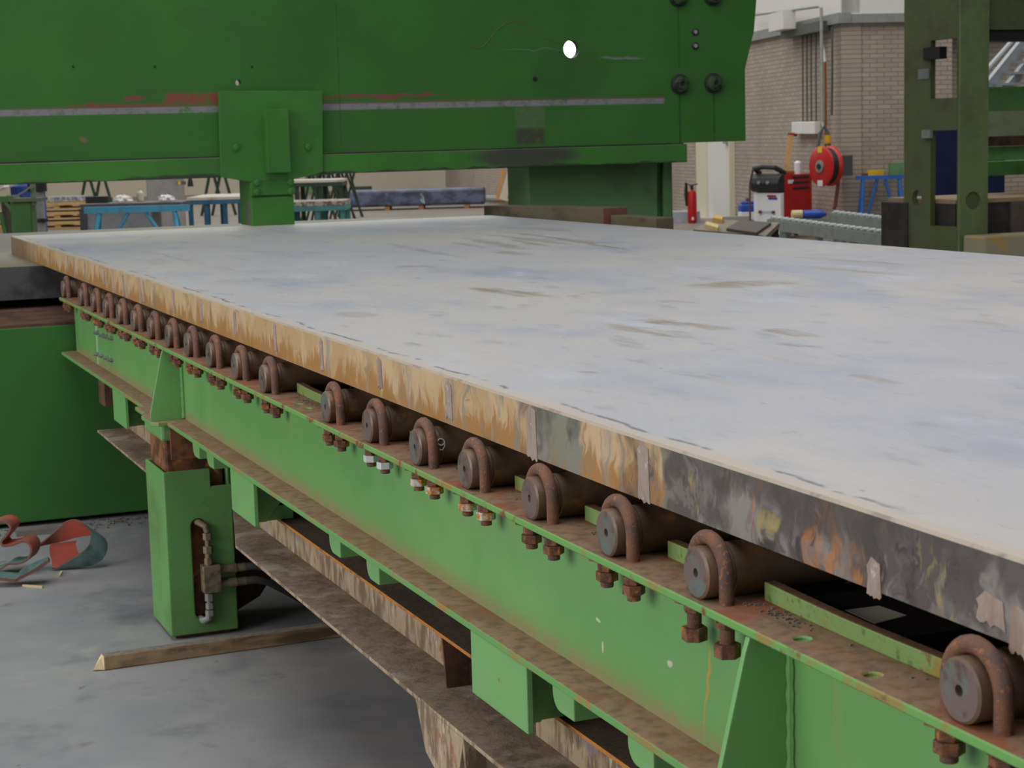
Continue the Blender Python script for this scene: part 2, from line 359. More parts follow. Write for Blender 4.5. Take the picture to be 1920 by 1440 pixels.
# ================================================================== roller table
ZF = 0.985
rt_ = thing('roller_table', 'long green steel roller table frame carrying the plate on its rollers', 'roller table', (1.155, 4.1, 0))
YE = 7.87; YN = .35
mb = MB(); mb.box(1.151, 1.159, YN, YE, .75, .974); 
wl = [hit(x, y, 'X', 1.151) for x, y in ((1121, 1163), (1128, 1216), (1262, 1243), (1212, 985), (1326, 1215), (1327, 1300), (1325, 1380))]
m_web = mat('table_web_paint', (104, 156, 90), 0.36, 0, [dict(c=(122, 172, 104), s=1.3, lo=.4, hi=.7, m=.6), dict(c=(84, 148, 76), s=2.2, lo=.5, hi=.75, m=.7),
    dict(c=(146, 150, 84), s=5, lo=.60, hi=.75, m=.5, st=(3, 3, .5)), dict(c=(126, 92, 54), s=60, lo=.72, hi=.76, m=.8)], bump=.12, bscale=90, off=(1.155, 4.1, 0),
    blobs=[((206, 210, 190), 1, 2, wl[0].y, wl[0].z, .014, .004, .8), ((196, 200, 176), 1, 2, wl[1].y, wl[1].z, .004, .012, .9), ((200, 200, 180), 1, 2, wl[2].y, wl[2].z, .012, .006, .8),
           ((176, 146, 60), 1, 2, wl[5].y, (wl[4].z + wl[6].z) / 2, .0035, .085, .9)],
    bands=[((150, 130, 96), 2, .74, .772, .022, .85, None, 0, 0)])
ob = build('beam_web', mb, m_web, rt_)
top = build('top_flange', MB().box(1.09, 1.222, YN, YE, .973, ZF), m_flange, rt_)
cutter = MB()
for yy, xx in ((1.87, 1.125), (1.705, 1.118), (4.18, 1.125), (4.10, 1.125)): cutter.lathe([(.011, -.007), (.011, .03)], (xx, yy, ZF), 'Z', 16)
cut(top, cutter)
for oo in (top,):
    bmod = oo.modifiers.new('bevel', 'BEVEL'); bmod.width = .002; bmod.limit_method = 'ANGLE'
build('bottom_flange', MB().box(1.088, 1.222, 5.70, 8.0 - .12, .737, .75), m_dust_flange, rt_, bevel=.002)
build('bottom_flange', MB().box(1.088, 1.222, YN, 5.62, .737, .75), m_dust_flange, rt_, bevel=.002)
def stiffener(y, x_out):
    mb = MB().prism([(1.151, .973), (1.091, .973), (1.085, .955), (x_out, .775), (x_out, .75), (1.151, .75)], 'Y', y - .005, y + .005)
    o = build('stiffener_plate', mb, m_green, rt_, bevel=.0015)
    build('weld_bead', MB().tube([(1.148, y - .008, .755 + i * .0107 ) for i in range(21)], [.006 + .0012 * math.sin(i * 2.1) for i in range(21)], 8), m_green, o, smooth=True)
stiffener(5.66, 1.043); stiffener(1.945, 1.04)
build('stub_plate', MB().prism([(1.04, 5.64), (1.06, 5.62), (1.23, 5.62), (1.23, 6.02), (1.06, 6.02), (1.06, 5.86), (1.04, 5.80)], 'Z', .7375, .7505), m_dust_flange, rt_, bevel=.002)
build('splice_weld', MB().tube([(1.150, 7.3 , .752 + i * .02) for i in range(12)], .0035, 6), mat('pale_drip', (176, 200, 170), .5), rt_)
# bracket shoes under the beam: face plate + gusset
def bracket(y0, y1, gus):
    mb = MB()
    mb.box(1.090, 1.102, y0, y1, .621, .737)
    mb.box(1.102, 1.225, y0, y0 + .012, .621, .737) if False else None
    mb.prism([(1.102, .621), (1.102, .737), (1.20, .737), (1.20, .70), (1.135, .621)], 'Y', y0 + .05, y0 + .062)
    mb.box(1.102, 1.21, y0 + .06, y1, .621, .66)
    mb.prism([(1.102, .66), (1.102, .737), (1.19, .737), (1.14, .66)], 'Y', y1 - .02, y1 - .008)
    build('support_bracket', mb, m_green, rt_, bevel=.002)
for y0, y1 in ((6.385, 6.635), (4.53, 4.785), (2.685, 2.945)): bracket(y0, y1, 1)
# rounded lugs
def lug(y0, y1):
    r = .03; zc = .737 - .05
    pts = [(y0, .737), (y0, zc + .0)]
    pts = [(y0, .737), (y1, .737)] + [(y1 - r + r * math.cos(a), .718 - r * math.sin(a)) for a in [i * PI / 10 for i in range(6)]]
    pts += [(y0, .718 - r)]
    mb = MB().prism(pts, 'X', 1.104, 1.15)
    o = build('lifting_lug', mb, m_green, rt_, bevel=.002)
for y1 in (5.33, 5.14, 3.885, 3.605, 2.61, 2.33): lug(y1 - .085, y1)
# guide bar behind the roller ends
ROLL = [7.843, 7.372, 7.066, 6.782, 6.499, 6.21, 5.914, 5.62, 5.335, 5.035, 4.726, 4.425, 3.861, 3.553, 3.249, 2.979, 2.678, 2.383, 2.101, 1.518]
m_guide = mat('guide_bar_paint', (122, 150, 88), .55, 0, [dict(c=(150, 120, 50), s=12, lo=.55, hi=.68, m=.8), dict(c=(84, 110, 52), s=50, lo=.55, hi=.7), dict(c=(120, 72, 42), s=26, lo=.6, hi=.68)],
    dust=((112, 80, 56), .95, (98, 66, 44)), bump=.4)
for a, b in zip(ROLL[:-1], ROLL[1:]):
    y1, y0 = a - .05, b + .05; n = 10; L = []
    for i in range(n + 1):
        t = i / n; y = y1 + (y0 - y1) * t; dip = -.008 * math.sin(PI * t) if a - b > .5 else 0
        L.append((y, dip))
    mb = MB(); vs = []
    for y, dip in L: vs += [(1.176 + dip * .5, y, ZF), (1.192 + dip * .5, y, ZF), (1.194 + dip, y, ZF + .026), (1.176 + dip, y, ZF + .026 )]
    fs = [(0, 1, 2, 3), tuple(4 * n + k for k in (3, 2, 1, 0))] + [(4 * i + k, 4 * i + (k + 1) % 4, 4 * i + 4 + (k + 1) % 4, 4 * i + 4 + k) for i in range(n) for k in range(4)]
    build('guide_bar', mb.add(vs, fs), m_guide, rt_, bevel=.002)
# inner structure: second beam, cross members, added deck; near-black colour holds the shade inside
build('inner_beam', MB().box(3.86, 3.99, YN, YE, .973, ZF).box(3.92, 3.93, YN, YE, .75, .973).box(3.86, 3.99, YN, YE, .737, .75), m_green, rt_)
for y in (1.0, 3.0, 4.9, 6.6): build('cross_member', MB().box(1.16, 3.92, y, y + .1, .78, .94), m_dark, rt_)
build('shade_deck', MB().box(1.16, 3.92, YN, YE, .752, .757), m_dark, rt_)
lit_patch = [hit(*q, 'Z', .930) for q in ((1585, 1145), (1648, 1137), (1700, 1155), (1640, 1170))]  # added pale sheet, coloured like lit floor glimpsed through the gap
cc_ = (lit_patch[0] + lit_patch[2]) / 2
build('patch_riser', MB().box(cc_.x - .12, cc_.x + .3, cc_.y - .12, cc_.y + .12, .757, .9298), m_dark, rt_)  # added box lifting the pale sheet to where more light reaches
tag(build('lit_floor_sheet', MB().add([(p.x, p.y, .9302) for p in lit_patch] + [(p.x, p.y, .9312) for p in lit_patch], [(3, 2, 1, 0), (4, 5, 6, 7), (0, 1, 5, 4), (1, 2, 6, 5), (2, 3, 7, 6), (3, 0, 4, 7)]),
    mat('lit_floor_tone', (250, 240, 226), .9), loc=lit_patch[0]), 'pale square sheet standing in for lit floor seen through the gap under the plate', 'sheet')
# small bolt clusters on the web near the far end
for cxp, cyp in ((184, 624), (194, 629), (201, 631), (210, 634), (184, 664), (193, 667), (202, 671), (210, 675)):
    p = hit(cxp, cyp, 'X', 1.148)
    build('web_bolt', MB().lathe([(.009, 0), (.009, .012), (.005, .012), (.005, .022)], (1.151, p.y, p.z), (-1, 0, 0), 6), m_ledge, rt_)

# ------------------------------------------------------------------ lifting leg
leg = thing('lifting_post', 'green square telescopic leg under the roller table with hydraulic fittings', 'leg', (1.2, 5.95, 0))
sl = build('outer_sleeve', MB().prism([(1.095, 5.78), (1.32, 5.78), (1.32, 6.08), (1.095, 6.08)], 'Z', .014, .562), mat('leg_green_paint', (104, 156, 88), .42, 0, [dict(c=(92, 132, 74), s=2.5, lo=.42, hi=.62), dict(c=(112, 120, 78), s=6, lo=.56, hi=.7, m=.7, st=(1, 1, .4)), dict(c=(120, 92, 56), s=16, lo=.66, hi=.74, m=.7)]), leg)
cut(sl, MB().box(1.106, 1.309, 5.791, 6.069, .02, .7))
cut(sl, MB().box(1.25, 1.34, 5.75, 5.805, .503, .6))
n = 10
cut(sl, MB().prism([(1.203 + .024 * math.cos(PI * i / n), .375 + .024 * math.sin(PI * i / n)) for i in range(n + 1)] + [(1.203 + .024 * math.cos(PI + PI * i / n), .085 + .024 * math.sin(PI + PI * i / n)) for i in range(n + 1)], 'Y', 5.7, 5.792))
b_ = sl.modifiers.new('bevel', 'BEVEL'); b_.width = .008; b_.segments = 3; b_.limit_method = 'ANGLE'; b_.angle_limit = math.radians(50)
build('inner_tube', MB().box(1.112, 1.303, 5.82, 6.064, .06, .664), m_tube, leg, bevel=.01)
build('tube_cap', MB().box(1.098, 1.318, 5.785, 6.075, .662, .735), [m_green], leg, bevel=.01)
build('rust_plate', MB().box(1.125, 1.318, 5.778, 5.784, .60, .733), m_tube, leg, bevel=.002)
build('base_foot', MB().box(1.112, 1.30, 5.80, 6.06, 0, .03), m_brown, leg, bevel=.006)
vb = build('valve_block', MB().box(1.203, 1.262, 5.74, 5.79, .155, .245), m_brass, leg, bevel=.003)
mb = MB()
Y_ = 5.765
mb.tube([(1.196, 5.80, .388), (1.205, 5.775, .386), (1.222, Y_, .375), (1.227, Y_, .355)], .011, 10)
mb.hexa((1.227, Y_), .015, .330, .352); mb.tube([(1.227, Y_, .33), (1.227, Y_, .30)], .009, 10)
mb.hexa((1.227, Y_), .016, .285, .308); mb.tube([(1.227, Y_, .285), (1.227, Y_, .245)], .011, 10); mb.hexa((1.227, Y_), .014, .248, .268)
build('pipe_fitting', mb, m_brass, vb, smooth=False)
mb = MB(); mb.hexa((1.224, Y_), .015, .125, .15); mb.tube([(1.224, Y_, .16), (1.224, Y_, .1)], .009, 10); mb.hexa((1.224, Y_), .014, .098, .118)
mb.hexa((1.223, Y_), .015, .075, .094); mb.tube([(1.222, Y_, .09), (1.218, Y_, .066), (1.205, 5.775, .058), (1.195, 5.80, .06)], .012, 10)
build('pipe_fitting', mb, m_ledge, vb)
for z in (.225, .178):
    mb = MB().lathe([(.013, 0), (.013, .03), (.016, .03), (.016, .055), (.014, .055), (.014, .085)], (1.262, Y_, z), 'X', 12)
    build('hose_coupling', mb, m_brass, vb)
    build('hydraulic_hose', MB().tube([(1.345, Y_, z), (1.38, Y_, z), (1.43, 5.79, z - .02), (1.5, 5.85, z - .07), (1.6, 5.95, max(z - .16, .03)), (1.8, 6.1, .03)], .013, 10), m_hose, vb, smooth=True)

# ------------------------------------------------------------------ rusty rail under the table
rail = thing('support_rail', 'rusty painted steel rail running below the green roller table', 'rail', (1.2, 3.4, .50))
SEG = ((YN, 5.775), (6.085, 7.15))
mb = MB().box(1.107, 1.34, 6.085, 7.15, .501, .510).prism([(1.107, YN), (1.34, YN), (1.34, 5.775), (1.32, 5.775), (1.107, 4.84)], 'Z', .501, .510)
build('lower_flange', mb, m_rail, rail, bevel=.0015)
mb = MB(); mb.box(1.226, 1.235, 3.335, 5.36, .51, .612); mb.box(1.226, 1.235, 6.085, 7.15, .51, .612); mb.box(1.226, 1.235, YN, 2.98, .51, .612)
build('web_plate', mb, m_rail, rail, bevel=.001)
mb = MB()
for a, b in ((YN, 4.78), (6.085, 7.15)): mb.box(1.174, 1.34, a, b, .612, .620)
build('upper_flange', mb, m_orange, rail, bevel=.001)
build('end_plate', MB().prism([(1.178, .51), (1.172, .612), (1.226, .612), (1.226, .51)], 'Y', 3.327, 3.335).box(1.290, 1.298, 2.98, 3.335, .51, .612), m_brown, rail)
build('wedge_foot', MB().prism([(3.318, .501), (3.265, .408), (3.16, .37), (3.075, .43), (3.045, .501)], 'X', 1.107, 1.115).prism([(1.107, .501), (1.112, .42), (1.22, .42), (1.26, .501)], 'Y', 3.045, 3.055), m_rail, rail, bevel=.001)
build('spacer_plate', MB().box(1.12, 1.20, 7.0, 7.14, .62, .737), m_brown, rail)
tag(build('triangular_bracket', MB().prism([(1.33, .0), (1.33, .33), (1.62, .30), (1.45, .06)], 'Y', 6.0, 6.02), m_brown, loc=(1.4, 6.0, 0)), 'dark rusty triangular plate standing on the floor beside the green leg', 'plate')

# ================================================================== rollers and U-bolts
ORD = ['', 'first', 'second', 'third', 'fourth', 'fifth', 'sixth', 'seventh', 'eighth', 'ninth', 'tenth', 'eleventh', 'twelfth']
def where(i):
    if i <= 11: return ORD[i + 1] + ' from the press bed end'
    if i == 12: return 'first on the near side of the mid-row gap'
    if i == 19: return 'nearest, alone at the lower right corner'
    return ORD[20 - i] + ' from the near end of the row'
ZC = ZF + .0355
def make_roller():
    t = thing('table_roller', '', 'roller', (1.1, 0, ZC), 'rollers along the table')
    R = .0355
    prof = [(.0005, .010), (.006, .010), (.0065, .0005), (R - .003, 0), (R, .003), (R, .042)]
    build('shaft_end', MB().lathe(prof, (0, 0, 0), 'X', 40, mis=[1, 1, 1, 0, 0, 0]), [m_shaft, m_face], t, smooth=True, local=True)
    build('roller_sleeve', MB().lathe([(R - .002, .042), (.037, .044), (.037, .225)], (0, 0, 0), 'X', 36), m_shaft, t, smooth=True, local=True)
    cp = []
    for a in (.225, .238, .251): cp += [(.034, a), (.041, a + .002), (.041, a + .008), (.034, a + .010)]
    build('collar', MB().lathe(cp + [(.030, .27)], (0, 0, 0), 'X', 32), m_shaft, t, smooth=True, local=True)
    prof = [(.028, .27)]
    for k in range(22):
        x = .33 + k * .11; prof += [(.028, x), (.046, x + .004), (.0498, x + .012), (.0498, x + .04), (.046, x + .048), (.028, x + .052)]
    prof += [(.028, 2.72), (R, 2.74), (R, 2.84)]
    build('disc_roller', MB().lathe(prof, (0, 0, 0), 'X', 28), m_shaft, t, smooth=True, local=True)
    return t
XU = .022     # U-bolt plane behind roller face
def make_ubolt(kind):
    lab = ''
    t = thing('u_bolt', lab, 'bolt', (1.1 + XU, 0, ZF), 'U-bolts over the roller ends')
    rr = .0102; R = .0355 + rr + .0005; zc = .0355
    zl = -.057 if kind != 'long' else -.070
    pts = [(0, R, zl), (0, R, zl * .5), (0, R, 0), (0, R, zc)] + [(0, R * math.cos(a), zc + R * math.sin(a)) for a in [PI * i / 14 for i in range(1, 14)]] + [(0, -R, zc), (0, -R, 0), (0, -R, zl * .5), (0, -R, zl)]
    build('rod', MB().tube(pts, rr, 12), m_rust, t, smooth=True, local=True)
    for s in (1, -1):
        y = s * R; random.seed(hash((kind, s)) % 1000 if False else 5 + s)
        a = .25 * s
        w = MB().prism([(math.cos(a + k * PI / 2 + PI / 4) * .028, y + math.sin(a + k * PI / 2 + PI / 4) * .026) for k in range(4)], 'Z', -.019, -.0125)
        build('washer_plate', w, m_bolt, t, local=True, bevel=.001)
        if kind == 'long':
            # hexagonal coupling high up, bare thread, hex head at the bottom
            build('nut', MB().hexa((0, y), .0155, -.031, -.019, .2 * s), m_bolt, t, local=True, bevel=.0012)
            th = []
            for k in range(7): th += [(.0092, -.053 + k * .0032), (.0105, -.0514 + k * .0032)]
            build('threaded_rod', MB().lathe(th, (0, y, 0), 'Z', 14), m_bolt, t, local=True)
            build('bolt_head', MB().hexa((0, y), .0185, -.071, -.052, .4 * s), m_bolt, t, local=True, bevel=.0015)
        else:
            build('nut', MB().hexa((0, y), .0155, -.034, -.019, .3 + s), m_bolt, t, local=True, bevel=.0012)
            low = {'zinc': m_zinc, 'stained': m_zincr}.get(kind, m_bolt)
            build('lock_nut', MB().hexa((0, y), .0175, -.049, -.0345, .1 + s * .4), low, t, local=True, bevel=.0012, label='pale zinc nut' if kind == 'zinc' else None)
            th = []
            for k in range(5): th += [(.0092, -.059 + k * .0022), (.0103, -.0580 + k * .0022)]
            build('thread_end', MB().lathe(th, (0, y, 0), 'Z', 14), m_bolt, t, local=True)
    return t
RP = make_roller(); UB = {}
KIND = {13: 'zinc', 14: 'stained', 15: 'stained', 18: 'long'}
for i, y in enumerate(ROLL):
    lab = 'rusty brown table roller, ' + where(i)
    if i == 0: RP.location = (1.1, y, ZC); RP['label'] = lab; r = RP
    else: r = dup(RP, (1.1, y, ZC), lab)
    k = KIND.get(i, 'plain')
    desc = {'plain': 'rusty U-bolt with rusty nuts', 'zinc': 'rusty U-bolt with two clean pale zinc nuts', 'stained': 'rusty U-bolt with orange-stained zinc nuts', 'long': 'rusty U-bolt ending in long hexagon-headed threads'}[k]
    lab = desc + ', ' + where(i).replace('one ', '')
    if k not in UB:
        UB[k] = make_ubolt(k); UB[k].location = (1.1 + XU, y, ZF); UB[k]['label'] = lab
    else: dup(UB[k], (1.1 + XU, y, ZF), lab)
    if i == 14:
        c0 = hit(827, 829, 'Y', y - .036); mb = MB()
        cx, cz = c0.x, c0.z
        def sp_(x, z): 
            dz = z - ZC; return (x, y - math.sqrt(max(.037 ** 2 - dz * dz, 1e-6)) - .0005, z)
        mb.tube([sp_(cx + .007 * math.cos(a), cz + .006 * math.sin(a)) for a in [2 * PI * q / 12 for q in range(13)]], .0013, 6)
        mb.tube([sp_(cx + .007, cz + .001), sp_(cx + .0068, cz - .008), sp_(cx + .002, cz - .015), sp_(cx - .004, cz - .014)], .0013, 6)
        build('painted_digit', mb, m_door, r)

# ================================================================== steel plate
SX0, SX1, SY0, SY1, SZ0, SZ1 = 1.146, 3.887, .15, 9.95, 1.071, 1.163
def slab_top():
    st = []
    stc = (150, 134, 118)
    for (x0, y0, x1, y1, w, am) in ((1190, 598, 1390, 622, .05, .95), (1120, 605, 1340, 640, .05, .8), (1110, 628, 1240, 660, .03, .45), (1400, 612, 1540, 634, .04, .9), (1430, 637, 1550, 655, .03, .8),
        (850, 534, 1060, 562, .06, .9), (740, 497, 830, 503, .06, .6), (1280, 540, 1500, 525, .16, .8), (1480, 480, 1640, 494, .05, .6), (1490, 498, 1720, 518, .05, .6), (900, 438, 1100, 462, .05, .6), (860, 444, 1000, 470, .06, .7), (920, 432, 1180, 462, .04, .6),
        (1560, 700, 1700, 722, .03, .5), (920, 470, 1010, 480, .06, .7), (980, 425, 1080, 435, .08, .4), (620, 585, 700, 592, .07, .4), (1750, 595, 1900, 612, .04, .45), (940, 447, 1040, 463, .03, .7), (1000, 440, 1210, 474, .025, .8), (830, 452, 930, 468, .03, .5), (1080, 452, 1190, 470, .02, .7), (700, 452, 900, 490, .025, .5), (1600, 487, 1700, 497, .03, .7), (240, 462, 420, 505, .02, .35), (1060, 694, 1120, 698, .02, .7), (1220, 562, 1330, 572, .03, .5), (880, 640, 960, 645, .05, .3)):
        a = hit(x0, y0, 'Z', SZ1); b = hit(x1, y1, 'Z', SZ1)
        st.append((a, b, w, am))
    N = NT('pale_plate_surface')
    tc = N.new('ShaderNodeTexCoord').outputs['Object']
    v = N.vmath('ADD', tc, (2.5, 5.0, 1.1))
    c = lin((182, 179, 182))
    def lay(c, col, s, lo, hi, m, st_=(1, 1, 1), d=6):
        return N.mix(N.ramp(N.noise(N.vmath('MULTIPLY', v, st_), s, d, .65), lo, hi, 0, m), c, lin(col))
    c = lay(c, (194, 186, 178), .8, .42, .62, .9)
    c = lay(c, (160, 164, 176), 2.2, .5, .68, .8, (1, .5, 1))
    c = lay(c, (196, 196, 202), 3.5, .55, .72, .8, (1, .4, 1))
    c = lay(c, (152, 152, 158), 12, .56, .70, .7, (1, .35, 1))
    c = lay(c, (176, 160, 142), 2.2, .60, .74, .7, (3, .4, 1))
    c = lay(c, (120, 124, 130), 40, .66, .74, .6, (1, .3, 1))
    c = lay(c, (200, 198, 200), 90, .6, .7, .4, (1, .2, 1))
    c = lay(c, (150, 148, 150), 120, .60, .70, .45, (1, .12, 1))
    wob = N.new('ShaderNodeTexNoise'); N.l.new(v, wob.inputs[0]); wob.inputs['Scale'].default_value = 7; wob.inputs['Detail'].default_value = 5
    vw = N.vmath('ADD', v, N.vmath('MULTIPLY', N.vmath('SUBTRACT', wob.outputs['Color'], (.5, .5, .5)), (.10, .34, 0)))
    strk = N.ramp(N.noise(N.vmath('MULTIPLY', v, (6, .8, 1)), 5, 5, .7), .34, .58, .25, 1)
    for a, b, w, am in st:
        # elongated stain: distance along and across the streak
        mid = (a + b) / 2; d = (b - a); L = d.length / 2; d.normalize(); nrm = Vector((-d.y, d.x, 0))
        rel = N.vmath('SUBTRACT', vw, (mid.x, mid.y, 1.1))
        dn = N.new('ShaderNodeVectorMath', operation='DOT_PRODUCT'); N.l.new(rel, dn.inputs[0]); dn.inputs[1].default_value = tuple(d / L)
        dw = N.new('ShaderNodeVectorMath', operation='DOT_PRODUCT'); N.l.new(rel, dw.inputs[0]); dw.inputs[1].default_value = tuple(nrm / w)
        q = N.math('ADD', N.math('POWER', N.math('ABSOLUTE', dn.outputs['Value']), 2.0), N.math('POWER', N.math('ABSOLUTE', dw.outputs['Value']), 2.0))
        c = N.mix(N.math('MULTIPLY', N.ramp(q, 1.0, .1, 0, am), strk), c, lin(stc))
    sx = N.new('ShaderNodeSeparateXYZ'); N.l.new(v, sx.inputs[0]); X = sx.outputs[0]
    # ground strip along the near edge and the scribed chalk line beside it
    wx = N.math('ADD', X, N.ramp(N.noise(N.vmath('MULTIPLY', v, (1, 1, 1)), 4, 4), .3, .7, -.008, .008))
    c = N.mix(N.ramp(wx, SX0 + .034, SX0 + .026, 0, .75), c, lin((196, 180, 164)))
    ln = N.math('MULTIPLY', N.math('MULTIPLY', N.ramp(wx, SX0 + .028, SX0 + .032), N.ramp(wx, SX0 + .042, SX0 + .034)), N.ramp(N.noise(N.vmath('MULTIPLY', v, (1, 1, 1)), 9, 3), .46, .58))
    c = N.mix(N.math('MULTIPLY', ln, .8), c, lin((96, 98, 106)))
    c = N.mix(N.math('MULTIPLY', N.ramp(sx.outputs[1], SY1 - .16, SY1 - .10), .8), c, lin((182, 192, 146)))
    N.l.new(c, N.b.inputs['Base Color']); N.b.inputs['Roughness'].default_value = .5; N.b.inputs['Specular IOR Level'].default_value = .45
    bp = N.new('ShaderNodeBump'); bp.inputs['Strength'].default_value = .12; bp.inputs['Distance'].default_value = .003
    N.l.new(N.noise(v, 30, 6, .7), bp.inputs['Height']); N.l.new(bp.outputs[0], N.b.inputs['Normal'])
    return N.m
def slab_side():
    N = NT('cut_plate_edge')
    v = N.vmath('ADD', N.new('ShaderNodeTexCoord').outputs['Object'], (2.5, 5.0, 1.1))
    sx = N.new('ShaderNodeSeparateXYZ'); N.l.new(v, sx.inputs[0]); Y = sx.outputs[1]; Z = sx.outputs[2]
    dst = N.vmath('MULTIPLY', N.vmath('SUBTRACT', (lambda q: (N.l.new(v, q.inputs[0]), q.inputs['Scale'].__setattr__('default_value', 14), q.outputs['Color'])[2])(N.new('ShaderNodeTexNoise')), (.5, .5, .5)), (0, .10, .035))
    v = N.vmath('ADD', v, dst)
    def nz(s, st_=(1, 1, 1), d=5, off=0): return N.noise(N.vmath('ADD', N.vmath('MULTIPLY', v, st_), (off, off, off)), s, d, .65)
    warm = N.mix(N.ramp(nz(9, (1, 1, .5)), .42, .62), lin((192, 166, 130)), lin((180, 150, 108)))
    low = N.math('ADD', Z, N.ramp(nz(24, (1, 1, .12)), .3, .7, -.035, .035))
    warm = N.mix(N.ramp(low, 1.125, 1.09), warm, lin((162, 118, 66)))
    warm = N.mix(N.ramp(nz(26, (1, 1, .1), off=3), .60, .70, 0, .7), warm, lin((150, 96, 48)))
    warm = N.mix(N.ramp(nz(11, (1, 1, .12), off=8), .56, .66, 0, .85), warm, lin((150, 142, 136)))
    warm = N.mix(N.ramp(nz(34, (1, 1, .08), off=5), .64, .72, 0, .8), warm, lin((112, 108, 70)))
    warm = N.mix(N.ramp(nz(6, (1, 1, .4), off=21), .56, .68, 0, .9), warm, lin((134, 112, 84)))
    warm = N.mix(N.ramp(Y, 8.6, 9.6, 0, .75), warm, lin((104, 90, 70)))
    mid = N.math('MULTIPLY', N.ramp(nz(10, (1, 1, .25), off=30), .46, .56), N.math('MULTIPLY', N.ramp(Y, 3.6, 3.0), 1.0))
    warm = N.mix(mid, warm, lin((128, 128, 112)))
    grey = N.mix(N.ramp(nz(7, (1, 1, .7), off=1), .42, .58), lin((84, 76, 74)), lin((136, 130, 126)))
    grey = N.mix(N.ramp(nz(16, (1, 1, .6), off=6), .54, .64), grey, lin((62, 56, 54)))
    grey = N.mix(N.ramp(nz(9, (1, 1, .35), off=11), .60, .67, 0, .9), grey, lin((176, 112, 52)))
    grey = N.mix(N.ramp(nz(12, (1, 1, .5), off=14), .62, .70, 0, .7), grey, lin((160, 146, 84)))
    grey = N.mix(N.ramp(nz(22, (1, 1, .8), off=40), .55, .62, 0, .8), grey, lin((118, 108, 104)))
    up_ = N.math('ADD', Z, N.ramp(nz(8, (1, 1, .3), off=2), .3, .7, -.03, .03))
    grey = N.mix(N.ramp(up_, 1.115, 1.15, 0, .8), grey, lin((74, 68, 66)))
    yy = N.math('ADD', Y, N.ramp(nz(5, (1, 1, .6), off=4), .3, .7, -.5, .5))
    c = N.mix(N.ramp(yy, 2.1, 2.6), grey, warm)
    c = N.mix(N.ramp(nz(70, (1, 1, .4), off=9), .66, .72, 0, .6), c, lin((66, 54, 44)))
    N.l.new(c, N.b.inputs['Base Color']); N.b.inputs['Roughness'].default_value = .62
    bp = N.new('ShaderNodeBump'); bp.inputs['Strength'].default_value = .35; bp.inputs['Distance'].default_value = .004
    N.l.new(nz(60, (1, 1, .3)), bp.inputs['Height']); N.l.new(bp.outputs[0], N.b.inputs['Normal'])
    return N.m
m_top, m_side = slab_top(), slab_side()
m_cham = mat('ground_bevel', (176, 162, 146), .45, .1, [dict(c=(150, 136, 122), s=12, lo=.5, hi=.66), dict(c=(120, 110, 104), s=5, lo=.58, hi=.66, band=(1, -2.2, -3.2))])
mb = MB(); bv = .004
pr = [(SX0, SZ0), (SX1, SZ0), (SX1, SZ1), (SX0 + bv, SZ1), (SX0, SZ1 - bv)]
vs = [(x, SY0, z) for x, z in pr] + [(x, SY1, z) for x, z in pr]
mb.add(vs, [(4, 3, 2, 1, 0), (5, 6, 7, 8, 9), (0, 1, 6, 5), (1, 2, 7, 6)], 1)
mb.add(vs, [(2, 3, 8, 7)], 0); mb.add(vs, [(3, 4, 9, 8)], 2); mb.add(vs, [(4, 0, 5, 9)], 1)
plate = tag(build('steel_plate', mb, [m_top, m_side, m_cham], loc=(2.5, 5.0, 1.1)), 'huge thick pale steel plate lying across the rollers, its edge rusty orange', 'steel plate')
# torn tape strips stuck on the edge
m_tape = mat('old_grey_tape', (156, 140, 130), .7, 0, [dict(c=(140, 120, 108), s=40, lo=.45, hi=.65, st=(1, 1, .3)), dict(c=(186, 176, 172), s=60, lo=.6, hi=.68)])
for (px, w, z1, z0) in ((997, .045, 1.157, 1.068), (1207, .04, 1.156, 1.070), (841, .04, 1.154, 1.083), (712, .034, 1.156, 1.092), (603, .03, 1.157, 1.08), (516, .03, 1.158, 1.085), (441, .03, 1.156, 1.09), (378, .03, 1.158, 1.09), (326, .028, 1.158, 1.085), (270, .03, 1.158, 1.08), (232, .03, 1.158, 1.075),
        (196, .028, 1.158, 1.09), (160, .03, 1.158, 1.08), (128, .03, 1.158, 1.085), (1640, .03, 1.110, 1.064), (1860, .05, 1.118, 1.082), (1912, .03, 1.115, 1.062)):
    yc = hit(px, 435.6 + .32 * px + 30, 'X', SX0).y; n = 8; pts = []
    for k in range(n + 1): pts.append((yc - w / 2 + w * k / n, z0 + random.uniform(-.002, .003) - .002 * math.sin(k * 2.1)))
    pts += [(yc + w * .42, z0 + (z1 - z0) * .5), (yc + w * .5, z1 - .012), (yc + w * .2, z1), (yc - w * .4, z1 - .006), (yc - w * .44, z0 + (z1 - z0) * .4)]
    build('tape_strip', MB().prism(pts, 'X', SX0 - .0012, SX0 - .0001), m_tape, plate)

